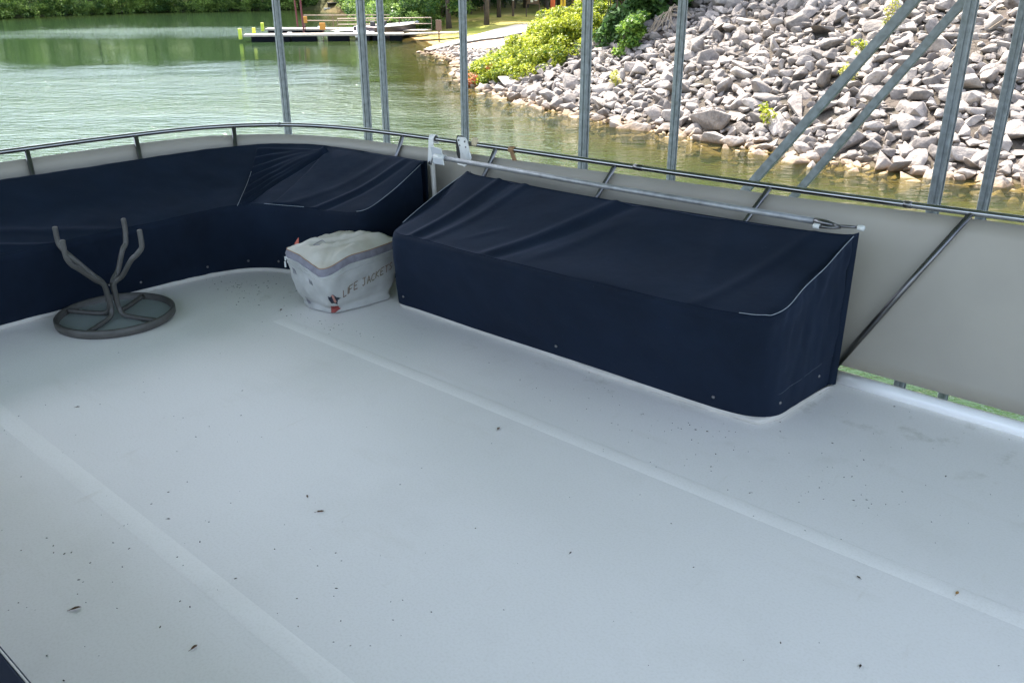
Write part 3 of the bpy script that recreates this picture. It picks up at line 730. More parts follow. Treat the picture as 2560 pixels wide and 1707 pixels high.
# big sunlit bush spilling down to the water
r = np.random.default_rng(5); bl = []
BL = np.array([(-1.75, 40.4), (-.6, 38.6), (.9, 37.6), (2.2, 37.0), (3.5, 37.0)])
for i in range(250):
    u = r.uniform(0, 1); q = r.uniform(0, 1)**.8; p = catmull(BL, 101)[int(u*100)]
    x = p[0]+.30*q*5*(.5+.5*u); y = p[1]+q*6.5*(.35+.65*u)
    hgt = (.45+.95*min(1, q*4))*(1-.25*u)*(.7+.3*u+.25*math.sin(u*9+q*5))*(.45+.55*min(1, u*2.2))
    bl.append((x, y, r.uniform(.2, 1)*hgt, r.uniform(.30, .55)))
bush('bush', 'big bright yellow-green bush spilling down the bank to the water', bl, f_bush, .062, 330, 3, stems=22, tb=.45)
bl = [(r.uniform(-1.95, -.6), r.uniform(39.6, 41.2), r.uniform(.0, .5), r.uniform(.2, .32)) for _ in range(30)]
bush('low_bush', 'low red-tinged bush at the waterside tip of the big bright bush', bl, f_red, .075, 110, 4, stems=5, tb=.5)
bl = [(4.5+r.normal(0, .26), 34.7+r.normal(0, .25), r.uniform(.1, 1.2), r.uniform(.2, .32)) for _ in range(26)]
bush('sapling', 'small fresh green sapling in front of the dark tree on the bank', bl, f_sap, .09, 120, 6, stems=7, tb=.30, cat='sapling')
r = np.random.default_rng(15); bl = []
for _ in range(150):
    a = r.uniform(0, 6.28); q = r.uniform(0, 1)**.5
    bl.append((5.6+2.1*q*math.cos(a), 37.4+1.6*q*math.sin(a), .15+r.uniform(0, 4.2), r.uniform(.4, .65)))
t_ = bush('dark_tree', 'dense dark-leaved tree overhanging the top of the rocks behind the bright bush', bl, f_dark, .13, 170, 8, stems=16, tb=.5, cat='tree')
bl = [(4.1+r.normal(0, .35), 41.2+r.normal(0, .4), r.uniform(.2, 1.5), r.uniform(.2, .35)) for _ in range(24)]
bush('rust_shrub', 'rust-red twiggy shrub between the bright bush and the dark tree', bl, f_rust, .08, 80, 9, stems=12, tb=.4, cat='shrub')
for k, (x, y, n, rr_) in enumerate([(13.2, 31.2, 16, .4), (15.6, 30.4, 12, .36), (11.0, 33.2, 12, .36)]):
    bl = [(x+r.normal(0, .7), y+r.normal(0, .5), r.uniform(.1, .9), r.uniform(.25, rr_)) for _ in range(n)]
    bush('crest_shrub', ['bright green shrub on the bank crest between the two diagonal braces', 'green shrub on the crest beside the nearest shed post', 'green shrub on the crest left of the diagonal braces'][k], bl, f_bush if k == 0 else f_far, .08, 120, 30+k, stems=5, tb=.35, cat='shrub', group='shrubs on the bank crest')
# weeds between the stones: positions given on the slope
weeds = [(11.4, 28.2, .65, 'tallest yellow-green weed among the upper rocks left of the first brace'), (14.8, 29.6, .55, 'ochre weed on the upper rocks between the two braces'),
         (13.0, 29.2, .35, 'small green weed beside the ochre weed on the upper rocks'), (7.3, 25.4, .42, 'lime green weed low on the bank just above the waterline'),
         (9.6, 26.0, .30, 'tiny green weed among the rocks between the two braces'),
         (10.3, 27.0, .35, 'sparse yellow weed in the middle of the rock slope'), (3.6, 31.8, .32, 'tiny yellow weed near the waterline left of the middle posts')]
for k, (x, y, h_, lab) in enumerate(weeds):
    r = np.random.default_rng(200+k); g = float(H(x, y))+.12
    t = thing('weed', lab, 'weed', (x, y, g), group='weeds sprouting between the rocks', boat=False)
    c = [(x+r.normal(0, .10), y+r.normal(0, .10), g+.12+h_*q/7) for q in range(8)]
    V, F, T = leaves(c, np.full((8, 3), .13), 26, .05, r, tonebase=.55 if k != 1 else .95)
    mk('leaves', V, F, f_weed if k not in (3, 5) else f_bush, t, tone=T)
    m = MB()
    for q in range(4): m.tube([(x+r.normal(0, .03), y+r.normal(0, .03), g-.15), (x+r.normal(0, .08), y+r.normal(0, .08), g+h_*.5), (x+r.normal(0, .14), y+r.normal(0, .14), g+h_)], .008, 4)
    m.obj('stem', m_twig, t)
# dry stalks lying over the stones on the right, and a tangle below the dark tree
r = np.random.default_rng(77)
for k, (x, y, L, lab) in enumerate([(15.3, 27.2, 2.6, 'long bleached stalk arching over the upper rocks between the right-hand posts'), (14.2, 25.4, 2.2, 'dry stalk lying on the mid-slope rocks behind the nearest post'), (12.2, 24.8, 1.6, 'forked pale twig on the rocks right of the second brace'), (16.4, 28.8, 2.4, 'dry vine trailing down the rocks near the right edge'), (5.9, 34.9, 1.5, 'grey tangle of bare twigs at the foot of the dark tree')]):
    m = MB(); g = float(H(x, y))+.35
    for q in range(3 if k < 4 else 14):
        a = r.uniform(0, 6.28); pts = []
        for j in range(7):
            u = j/6; pts.append((x+math.cos(a)*L*(u-.5)+r.normal(0, .05), y+math.sin(a)*L*.5*(u-.5)+r.normal(0, .05), float(H(x+math.cos(a)*L*(u-.5), y+math.sin(a)*L*.5*(u-.5)))+.34+.45*math.sin(u*3.1)*r.uniform(.3, 1)*(1 if k < 4 else 1.6)))
        m.tube(pts, .011 if k < 4 else .016, 4)
    tag(m.obj('dry_stalk', m_twig), lab, 'twig', 'dry stalks on the bank')

# ------------------------------------------------------------------ docks, boats, ramp furniture
def dock(name, label, A, B, wid, zt, floats, planks_lift=0):
    A = Vector((*A, 0)); B = Vector((*B, 0)); d = (B-A); L = d.length; d.normalize(); nr = Vector((-d.y, d.x, 0)); rz = math.atan2(d.y, d.x)
    t = thing(name, label, 'dock', (A.x, A.y, WZ), boat=False, group='floating docks at the launch ramp')
    m = MB(); c = (A+B)/2; m.box((c.x, c.y, zt-.07), (L, wid, .14), rz); m.obj('decking', m_wood, t)
    for (u0, u1) in floats:
        c = A+d*((u0+u1)/2); m = MB(); m.box((c.x, c.y, WZ+.14), (u1-u0, wid*.92, .62), rz, .05); m.obj('float', m_float, t)
    return t, A, d, nr, rz
t1, A1, d1, n1_, rz1 = dock('floating_dock', 'nearer long floating dock with black floats and lime bumpers at its end', (-19.7, 68.2), (-8.2, 70.0), 1.5, -2.28, [(.5, 3.3), (3.4, 5.2), (6.0, 7.6), (8.2, 9.1), (9.3, 10.3), (10.6, 11.5)])
t2, A2, d2, n2_, rz2 = dock('floating_dock', 'farther floating dock with handrails beyond the nearer one', (-20.4, 77.2), (-10.2, 77.9), 1.7, -2.32, [(.2, 2.6), (2.7, 4.6), (6.4, 7.5), (8.1, 9.3)])
for (p, sz, lab, nn) in (((-19.95, 67.9, -2.25), (.30, .30, .85), 0, t1), ((-19.2, 68.9, -2.08), (.28, .28, .5), 0, t1), ((-20.6, 76.6, -2.2), (.3, .3, .75), 0, t2)):
    m = MB(); m.box(p, (sz[0]*.8, sz[1]*.8, sz[2]*.9), .1, .03); m.obj('bumper', m_lime, nn)
for u in (3.1, 6.6, 9.2):
    c = A1+d1*u; m = MB(); m.box((c.x, c.y+.55, -2.24), (.35, .16, .09), rz1, .02); m.obj('cleat', m_paper, t1)
m = MB(); c = A2+d2*4.4; m.box((c.x, c.y, -2.25), (.4, .2, .14), rz2, .02); m.obj('cleat', m_paper, t2)
# handrails
def handrail(par, A, d, nr, u0, u1, off_, z0, n, hts=(.55, .98)):
    for h_ in hts:
        a = A+d*u0+nr*off_; b = A+d*u1+nr*off_; m = MB(); m.box(((a.x+b.x)/2, (a.y+b.y)/2, z0+h_), ((b-a).length, .05, .075), math.atan2(d.y, d.x)); m.obj('handrail', m_rail, par)
    for i in range(n):
        p = A+d*(u0+(u1-u0)*i/(n-1))+nr*off_; m = MB(); m.box((p.x, p.y, z0+.5), (.06, .05, 1.0)); m.obj('rail_post', m_brown, par)
handrail(t2, A2, d2, n2_, 3.0, 10.2, .75, -2.32, 4)
# gangways
def gangway(name, label, P, Q, wid, rails, side):
    P = Vector(P); Q = Vector(Q); d = Q-P; t = thing(name, label, 'gangway', tuple(P), boat=False, group='gangways from dock to shore')
    dd_ = Vector((d.x, d.y, 0)).normalized(); nr = Vector((-dd_.y, dd_.x, 0)); m = MB()
    m.sheet([P-nr*wid/2, Q-nr*wid/2, Q+nr*wid/2, P+nr*wid/2], (0, 0, 1), .09); m.obj('walkway', m_wood, t)
    for s_ in side:
        for h_ in rails:
            m = MB(); m.tube([P+nr*s_*wid/2+Vector((0, 0, h_)), Q+nr*s_*wid/2+Vector((0, 0, h_))], .035, 6); m.obj('handrail', m_rail, t)
        for k in range(4):
            p = P+d*(k/3)+nr*s_*wid/2; m = MB(); m.tube([p, p+Vector((0, 0, rails[-1]))], .03, 6); m.obj('rail_post', m_brown, t)
    return t
gangway('gangway', 'low plank gangway from the nearer dock to the grassy shore', (-8.0, 69.9, -2.40), (-3.9, 68.3, -2.2), 1.3, (), ())
gangway('gangway', 'railed gangway from the farther dock toward the grassy point', (-14.6, 76.0, -2.5), (-6.6, 73.0, -2.3), 1.3, (.5, .95), (1,))
for (x, y, h_, lab) in ((-15.9, 70.9, 3.3, 'thin leaning maroon mooring pole beside the nearer dock'), (-18.1, 78.6, 2.8, 'thin maroon mooring pole behind the farther dock')):
    m = MB(); m.tube([(x, y, WZ-.8), (x-.12, y, WZ+h_)], .075, 8); m.ball((x-.12, y, WZ+h_), .08, n=5); tag(m.obj('mooring_pole', m_maroon), lab, 'pole', 'mooring poles')
for (x, y, z, lab) in ((-17.0, 76.2, -1.62, 'small amber sign board at the left end of the dock handrail'), (-14.6, 71.5, -1.9, 'small amber sign board standing on the nearer dock')):
    t = thing('dock_sign', lab, 'sign', (x, y, z), boat=False, group='amber signs on the docks')
    m = MB(); m.box((x, y, z), (.46, .05, .52), 0, .02); m.obj('board', m_orange, t); m = MB(); m.box((x, y+.06, z-.45), (.07, .06, .75)); m.obj('post', m_maroon, t)
# bass boat between the docks
def skiff(name, label, P, Q, wid, h_, mh, cabin=False):
    P = Vector((*P, 0)); Q = Vector((*Q, 0)); d = Q-P; L = d.length; rz = math.atan2(d.y, d.x)
    t = thing(name, label, 'boat', (0, 0, 0), boat=False, rz=rz); t.location = (P.x, P.y, WZ)
    n = 18; V = []
    prof = [(0, -.25), (.55, -.20), (.92, .05), (1.0, .45), (1.04, 1.0)]
    for i in range(n):
        u = i/(n-1); w_ = wid/2*(1-(max(0, u-.45)/.55)**2.2)**.9 if u < 1 else .02
        w_ = max(w_, .03)
        for s_ in (-1, 1):
            for (a, b) in (prof if s_ > 0 else prof[::-1]):
                rise = .18*u**3
                V.append((u*L, s_*a*w_, b*h_ + rise if b > 0 else b*h_*(1-u**2)+rise*u))
    F = []
    k = 10
    for i in range(n-1):
        for j in range(k-1): F.append((i*k+j, (i+1)*k+j, (i+1)*k+j+1, i*k+j+1))
    F.append(tuple(range(k-1, -1, -1)))
    mk('hull', V, F, mh, t, smooth=False)
    # rub rail + deck inset
    V = []; F = []
    for i in range(n):
        u = i/(n-1); w_ = max(wid/2*(1-(max(0, u-.45)/.55)**2.2)**.9 if u < 1 else .02, .03)*1.0
        for y_ in (-w_, w_): V.append((u*L, y_, h_*1.0+.18*u**3-.02 if u > .58 or u < .18 else h_*.6))
    for i in range(n-1): F.append((2*i, 2*i+2, 2*i+3, 2*i+1))
    mk('boat_deck', V, F, m_carpet, t)
    for s_ in (-1, 1):
        m = MB(); m.tube([(i/(n-1)*L, s_*1.04*max(wid/2*(1-(max(0, i/(n-1)-.45)/.55)**2.2)**.9 if i < n-1 else .02, .03), h_+.18*(i/(n-1))**3) for i in range(n)], .035, 6); m.obj('gunwale', m_hullw, t)
    return t, L
bt, L = skiff('bass_boat', 'dark-sided fishing boat with white stern moored between the docks', (-11.3, 70.9), (-7.9, 75.9), 2.1, .88, m_hull)
m = MB(); m.box((-.25, 0, .35), (.5, 1.2, .55), 0, .08); m.box((.2, 0, .50), (.9, 1.9, .16), 0, .05); m.obj('stern_platform', m_hullw, bt)
m = MB(); m.box((-.55, 0, .75), (.45, .4, .65), 0, .12); m.box((-.55, 0, .2), (.2, .16, .8), 0, .03); m.obj('outboard_motor', m_hullw, bt)
for x_, mm in ((1.3, m_black), (2.6, m_black)):
    st = MB(); st.box((x_, .1, .72), (.5, .5, .12), 0, .04); st.box((x_-.22, .1, 1.0), (.12, .5, .5), 0, .04); st.tube([(x_, .1, .3), (x_, .1, .7)], .05); st.obj('seat', mm, bt)
m = MB(); m.sheet([(2.0, -.75, .55), (2.35, -.75, .98), (2.35, -.1, .98), (2.0, -.1, .55)], (1, 0, .3), .03); m.obj('windscreen', m_plt, bt)
m = MB(); m.tube([(L-1.5, .1, .75), (L-.4, 0, .85), (L+.1, -.1, .95)], .045); m.ball((L+.1, -.1, 1.0), .14, (1.6, .8, .8)); m.ball((L-1.6, .1, .82), .12, (1.4, .8, .8)); m.obj('trolling_motor', m_plt, bt)
b2, L2 = skiff('small_boat', 'small white boat moored under overhanging trees at the far shore', (-25.6, 127.5), (-22.2, 128.0), 1.6, .5, m_hullw)
m = MB(); m.box((1.6, 0, 1.15), (2.4, 1.3, .08), 0, .02)
for a in (.6, 2.6):
    for b in (-.55, .55): m.tube([(a, b, .4), (a, b, 1.15)], .03, 6)
m.obj('canopy', m_dark, b2)
# shore furniture
def zg(x, y): return float(H(x, y))
def post_thing(name, label, cat, x, y, parts, group=None):
    g = zg(x, y); t = thing(name, label, cat, (x, y, g), boat=False, group=group)
    for (nm, mat_, c, d_) in parts: m = MB(); m.box((x+c[0], y+c[1], g+c[2]), d_, 0, min(d_)*.15); m.obj(nm, mat_, t)
    return t
post_thing('sign_post', 'small brown sign on a post at the water end of the grass', 'sign', -5.25, 66.5, [('post', m_brown, (0, 0, .55), (.10, .10, 1.5)), ('board', m_brown, (0, -.08, 1.15), (.42, .05, .72))])
post_thing('notice_post', 'wooden post with a white notice behind the grass', 'post', .1, 90, [('post', m_brown, (0, 0, 1.1), (.22, .22, 2.4)), ('notice', m_paper, (0, -.13, 1.55), (.16, .02, .28))])
post_thing('information_board', 'brown two-legged information board with white papers', 'notice board', 2.0, 90, [('leg', m_brown, (-.62, 0, .8), (.10, .10, 1.8)), ('leg', m_brown, (.62, 0, .8), (.10, .10, 1.8)), ('board', m_brown, (0, 0, 1.65), (1.34, .10, 1.1)), ('paper', m_paper, (-.1, -.07, 1.5), (.26, .02, .45)), ('paper', m_paper, (.3, -.07, 1.55), (.28, .02, .3))])
post_thing('padded_post', 'orange padded post with a black base beside the information board', 'post', 4.0, 92, [('padding', m_oran2, (0, 0, 1.3), (.46, .40, 1.7)), ('base', m_black, (0, 0, .22), (.26, .26, .5))])
post_thing('yellow_post', 'bright yellow double post behind the trash can', 'post', 4.75, 87, [('post', m_yell, (-.15, 0, 1.2), (.20, .20, 2.4)), ('post', m_yell, (.14, 0, 1.2), (.20, .20, 2.4))])
g = zg(4.7, 81.5); t = thing('trash_can', 'grey trash can in a dark frame by the launch ramp', 'trash can', (4.7, 81.5, g), boat=False)
m = MB(); m.tube([(4.7, 81.5, g+.06), (4.7, 81.5, g+.12), (4.7, 81.5, g+.95)], [.24, .27, .29], 14); m.obj('can', m_can, t)
m = MB(); m.tube([(4.7, 81.5, g+.95), (4.7, 81.5, g+1.02)], [.31, .31], 14); m.obj('lid', m_paper, t)
for s_ in (-1, 1): m = MB(); m.box((4.7+s_*.38, 81.5, g+.55), (.07, .07, 1.15)); m.obj('frame_post', m_brown, t)
def person(name, label, x, y, shirt, shorts):
    g = zg(x, y)-.02; t = thing(name, label, 'person', (x, y, g), boat=False)
    J = {'pel': (0, 0, .93), 'che': (0, .02, 1.25), 'nek': (0, .02, 1.46), 'hea': (0, -.01, 1.60), 'top': (0, -.01, 1.70),
         'hl': (-.10, 0, .88), 'kl': (-.12, -.03, .50), 'al': (-.13, .02, .09), 'tl': (-.14, -.15, .04),
         'hr': (.10, 0, .88), 'kr': (.13, -.06, .50), 'ar': (.14, .0, .09), 'tr': (.16, -.17, .04),
         'sl': (-.19, .02, 1.40), 'el': (-.25, .0, 1.13), 'wl': (-.22, -.16, 1.02), 'ml': (-.20, -.24, 1.03), 'sr': (.19, .02, 1.40), 'er': (.26, .03, 1.12), 'wr': (.28, -.04, .88), 'mr': (.28, -.07, .79)}
    rad = dict(pel=.15, che=.15, nek=.055, hea=.095, top=.06, hl=.095, kl=.06, al=.04, tl=.035, hr=.095, kr=.06, ar=.04, tr=.035, sl=.06, el=.042, wl=.03, ml=.03, sr=.06, er=.042, wr=.03, mr=.03)
    E_ = [('pel', 'che'), ('che', 'nek'), ('nek', 'hea'), ('hea', 'top'), ('pel', 'hl'), ('hl', 'kl'), ('kl', 'al'), ('al', 'tl'), ('pel', 'hr'), ('hr', 'kr'), ('kr', 'ar'), ('ar', 'tr'), ('che', 'sl'), ('sl', 'el'), ('el', 'wl'), ('wl', 'ml'), ('che', 'sr'), ('sr', 'er'), ('er', 'wr'), ('wr', 'mr')]
    K = list(J)
    me = bpy.data.meshes.new('body'); me.from_pydata([J[k] for k in K], [(K.index(a), K.index(b)) for a, b in E_], []); me.update(); me.materials.append(m_skin)
    o = bpy.data.objects.new('body', me); C.objects.link(o); o.parent = t
    o.modifiers.new('skin', 'SKIN'); o.modifiers.new('sub', 'SUBSURF').levels = 1; o.modifiers['sub'].render_levels = 1
    for i, k in enumerate(K): me.skin_vertices[0].data[i].radius = (rad[k], rad[k])
    me.skin_vertices[0].data[0].use_root = True
    m = MB(); m.tube([(0, .02, 1.0), (0, .02, 1.2), (0, .02, 1.42), (0, .02, 1.46)], [.17, .18, .17, .09], 12); mk('shirt', m.V, m.F, shirt, t, local=True)
    m = MB(); m.tube([(0, 0, 1.02), (0, 0, .86)], [.175, .19], 12)
    for s_ in (-1, 1): m.tube([(s_*.10, 0, .90), (s_*.12, -.02, .66)], [.115, .10], 10)
    mk('shorts', m.V, m.F, shorts, t, local=True)
    m = MB(); m.ball((0, .015, 1.66), .105, (1, 1, .95)); mk('hair', m.V, m.F, m_dark, t, local=True)
person('person', 'person in a pale pink top and black shorts standing in the shade by the trees', -3.35, 104.5, m_pinkc, m_dark)

# ------------------------------------------------------------------ boat shed: posts, braces, roof, walkway
shed = thing('boat_shed', 'galvanised steel boat shed with slender posts and diagonal braces', 'boat shed', (-6, 8.7, -2.4))
def shed_post(s, n, zt=4.42):
    m = MB(); m.box((s, n, (zt-4.6)/2), (.088, .088, zt+4.6), 0, .006)
    # folded lips that run up the two visible faces
    m.box((s, n-.0475, (zt-4.6)/2), (.020, .010, zt+4.58)); m.box((s+.0475, n+.012, (zt-4.6)/2), (.010, .018, zt+4.58))
    return m.obj('post', m_galv, shed)
POSTS = [(-2.174, 7.9), (-5.925, 7.9), (-9.655, 7.9), (-11.557, 7.9), (-2.156, 9.5), (-5.744, 9.5), (-9.344, 9.5), (-11.144, 9.5), (1.6, 7.9), (1.6, 9.5)]
for s, n in POSTS:
    p = shed_post(s, n)
    b = MB()
    for k in range(3): b.ball((s-.02, n-.041, 1.15-.10*k if (s, n) == (-5.925, 7.9) else -.3-.3*k), .008, (1, .5, 1), 4)
    b.obj('bolt', m_steeld, p)
for (a, b_) in (((-2.17, 7.88, 2.01), (-5.9, 7.88, -2.3)), ((-2.16, 9.48, 2.14), (-5.7, 9.48, -2.3))):
    A_, B_ = Vector((-2.595, a[1], 1.43)) if a[1] < 8 else Vector((-2.694, a[1], 1.363)), Vector((-3.909, a[1], -.337)) if a[1] < 8 else Vector((-4.105, a[1], -.709))
    d_ = (B_-A_).normalized(); P0 = A_-d_*.75; P1 = A_+d_*4.7; nrm = Vector((-d_.z, 0, d_.x))
    m = MB(); wv = .042
    m.sheet([P0-nrm*wv, P1-nrm*wv, P1+nrm*wv, P0+nrm*wv], (0, -1, 0), .045)
    m.sheet([P0+nrm*wv*.55+Vector((0, -.045, 0)), P1+nrm*wv*.55+Vector((0, -.045, 0)), P1+nrm*wv*.85+Vector((0, -.045, 0)), P0+nrm*wv*.85+Vector((0, -.045, 0))], (0, -1, 0), .006)
    m.obj('brace', m_galv, shed)
# roof: low gable with corrugation, resting on beams
V = []; ns_, nn_ = 3, 260; n0, n1 = -4.2, 10.2
s0, s1 = -12.2, 4.6  # roof is out of view; height and extent tuned for the deck's shade
for i in range(ns_):
    for j in range(nn_):
        s = s0+(s1-s0)*i/(ns_-1); n = n0+(n1-n0)*j/(nn_-1); V.append((s, n, 4.65+.7*(1-abs((n-3)/7.2))))
rf = mk('roof', V, grid_faces(ns_, nn_), m_roof, shed)
V2 = [(v[0], v[1], v[2]+.03) for v in V]; mk('roof_sheet', V2, grid_faces(ns_, nn_), m_roof, rf)
for k in range(7):
    s = s0+.4+2.65*k; m = MB(); m.box((s, 3.0, 4.57), (.06, 14.2, .14)); m.obj('beam', m_galv, shed)
for n in (7.9, 9.5):
    m = MB(); m.box((-3.8, n, 4.46), (16.6, .08, .08)); m.obj('beam', m_galv, shed)

# ------------------------------------------------------------------ houseboat deck
dk_s = np.linspace(-5.15, 4.0, 120); dk_n = np.linspace(-1.6, 3.50, 70)
DS, DN = np.meshgrid(dk_s, dk_n, indexing='ij'); DS = DS.ravel(); DN = DN.ravel()
# rounded far corner
cs, cn, cr = -4.35, 2.70, .80
mask = (DS < cs) & (DN > cn); rr_ = np.hypot(DS-cs, DN-cn); f_ = np.where(mask & (rr_ > cr), cr/np.maximum(rr_, 1e-6), 1)
DSc = np.where(mask, cs+(DS-cs)*f_, DS); DNc = np.where(mask, cn+(DN-cn)*f_, DN)
silt = np.exp(-((DS+4.15)**2/.10+(DN-2.6)**2/.035))*1.0 + .55*np.exp(-((DN-3.25)/.35)**2)*(DS > -1.4)*1.0 + .5*np.exp(-((DN-2.78)/.10)**2)*(DS > -3.3)*(DS < -1.1) + .25*np.exp(-((DS+4.45)/.12)**2)
VV = np.stack([CU*DSc-SU*DNc, SU*DSc+CU*DNc, np.zeros(len(DS))], 1)
VVb = np.stack([DSc, DNc, np.zeros(len(DS))], 1)
dk = mk('deck', VVb, grid_faces(len(dk_s), len(dk_n)), m_deck, smooth=True, attrs={'silt': np.clip(silt, 0, 1)})
dk.rotation_euler = (0, 0, PH); dk['kind'] = 'structure'
for (n_, s_a, s_b) in ((2.31, -3.62, 3.9), (.972, -4.45, 3.9)):
    m = MB(); N_ = 40
    V = []
    for i in range(N_):
        s = s_a+(s_b-s_a)*i/(N_-1); nn = n_ + (.012*(s+3.6)/2.4 if n_ > 2 else -.02*(s+3.6)/2.2*.9)
        for k, z in ((-.036, .0004), (-.031, .0012), (.031, .0012), (.036, .0004)): V.append((s, nn+k, z))
    o = mk('deck_seam', V, grid_faces(N_, 4), m_seam, smooth=True, attrs={'silt': np.zeros(len(V))}); o.rotation_euler = (0, 0, PH); o['kind'] = 'structure'
# hull below the deck
m = MB(); m.box((-.4, 1.1, -1.62), (9.0, 4.6, 2.9), 0, .12); o = m.obj('hull', m_white); o.rotation_euler = (0, 0, PH); o['kind'] = 'structure'
m = MB(); m.box((-.5, .95, -.085), (9.1, 4.9, .15), 0, .02); o = m.obj('deck_edge', m_white); o.rotation_euler = (0, 0, PH); o['kind'] = 'structure'

# railing
RAILP = [(-5.09, -1.6), (-5.09, 0), (-5.085, 1.0), (-5.085, 1.682), (-5.09, 2.246), (-5.05, 2.70), (-4.943, 2.996), (-4.73, 3.231), (-4.42, 3.378), (-4.0, 3.455), (-3.349, 3.511), (-2.512, 3.563), (-1.718, 3.612), (-1.254, 3.655), (-.70, 3.725), (0, 3.80), (1.2, 3.92)]
rl = thing('railing', 'stainless rail with raked posts and a beige sheet panel round the deck', 'railing', (-4.8, 3.2, 0))
RC = catmull(RAILP, 170)
m = MB(); m.tube([(p[0], p[1], .75) for p in RC], .0135, 14); top = m.obj('top_rail', m_steel, rl, smooth=True)
for q in (72, 118, 140):
    a = RC[q]; b = RC[q+1]; m = MB(); m.tube([(a[0], a[1], .75), (b[0]*.6+a[0]*.4, b[1]*.6+a[1]*.4, .75)], .0150, 14); m.obj('collar', m_steeld, top, smooth=True)
def railn(s):
    i = np.argmin(np.abs(RC[60:, 0]-s)); return RC[60:][i][1]
for (s, n) in ((-3.915, 3.41), (-3.223, 3.498), (-2.472, 3.531), (-1.676, 3.57), (-.874, 3.634), (-.07, 3.74)):
    nt_ = railn(s)-.004
    m = MB(); m.tube([(s, nt_, .748), (s-.18, (nt_+3.502)/2-.018, .40), (s-.367, 3.502, .04)], .0125, 12); m.obj('post', m_steeld, rl, smooth=True)
for (s, n) in ((-5.073, 1.10), (-5.073, 1.827), (-5.05, 2.418), (-4.893, 2.949)):
    i = int(np.argmin(np.hypot(RC[:, 0]-s, RC[:, 1]-n))); q = RC[i]
    m = MB(); m.tube([(q[0]+.002, q[1], .748), (q[0]+.035, q[1]-.03*(n > 2.8), .35), (q[0]+.06, q[1]-.05*(n > 2.8), .03)], .0135, 12); m.obj('post', m_steeld, rl, smooth=True)
# panel: sheet just outside the posts
PC = catmull(RAILP, 150); Vp = []; dirs = np.gradient(PC, axis=0); dirs /= np.linalg.norm(dirs, axis=1)[:, None]
rowsz = 12
for i, (p, d_) in enumerate(zip(PC, dirs)):
    outw = np.array([-d_[1], d_[0]])
    if outw[0]*(p[0]+2)+outw[1]*(p[1]-1) < 0: outw = -outw
    top_z = np.interp(p[0], [-5.2, -5.06, -4.5, -4.0, -2.7, -1.0, 1.2], [.695, .693, .686, .684, .698, .722, .735])
    top_z = top_z if p[1] > 2.9 else .696
    for k in range(rowsz):
        u = k/(rowsz-1); z = .045 + (top_z-.045)*u
        tgt = p + outw*(.016+.006*math.sin(i*.35+u*2))
        if p[0] > -4.0: nb = np.array([p[0], 3.545]); q = nb*(1-u)+tgt*u
        else: q = (p+outw*.016)*u + (p-outw*.02)*(1-u)
        Vp.append((q[0], q[1], z))
pn = mk('panel', Vp, grid_faces(len(PC), rowsz), m_panel, rl, smooth=True)
sm = pn.modifiers.new('thick', 'SOLIDIFY'); sm.thickness = .004; sm.offset = 0
for (s, n, z) in ((-4.45, 3.372, .60), (-3.62, 3.50, .38)):
    b = MB(); b.ball((s, n, z), .008, n=5); b.obj('screw', m_black, pn)
m = MB(); m.tube([(s_, 3.474, .018) for s_ in np.linspace(-1.22, 4, 24)], .031, 14); tr_ = m.obj('toe_rail', m_toe, rl, smooth=True)
m = MB(); m.ball((-1.225, 3.475, .03), .022, n=7); m.obj('end_fitting', m_steel, tr_, smooth=True)

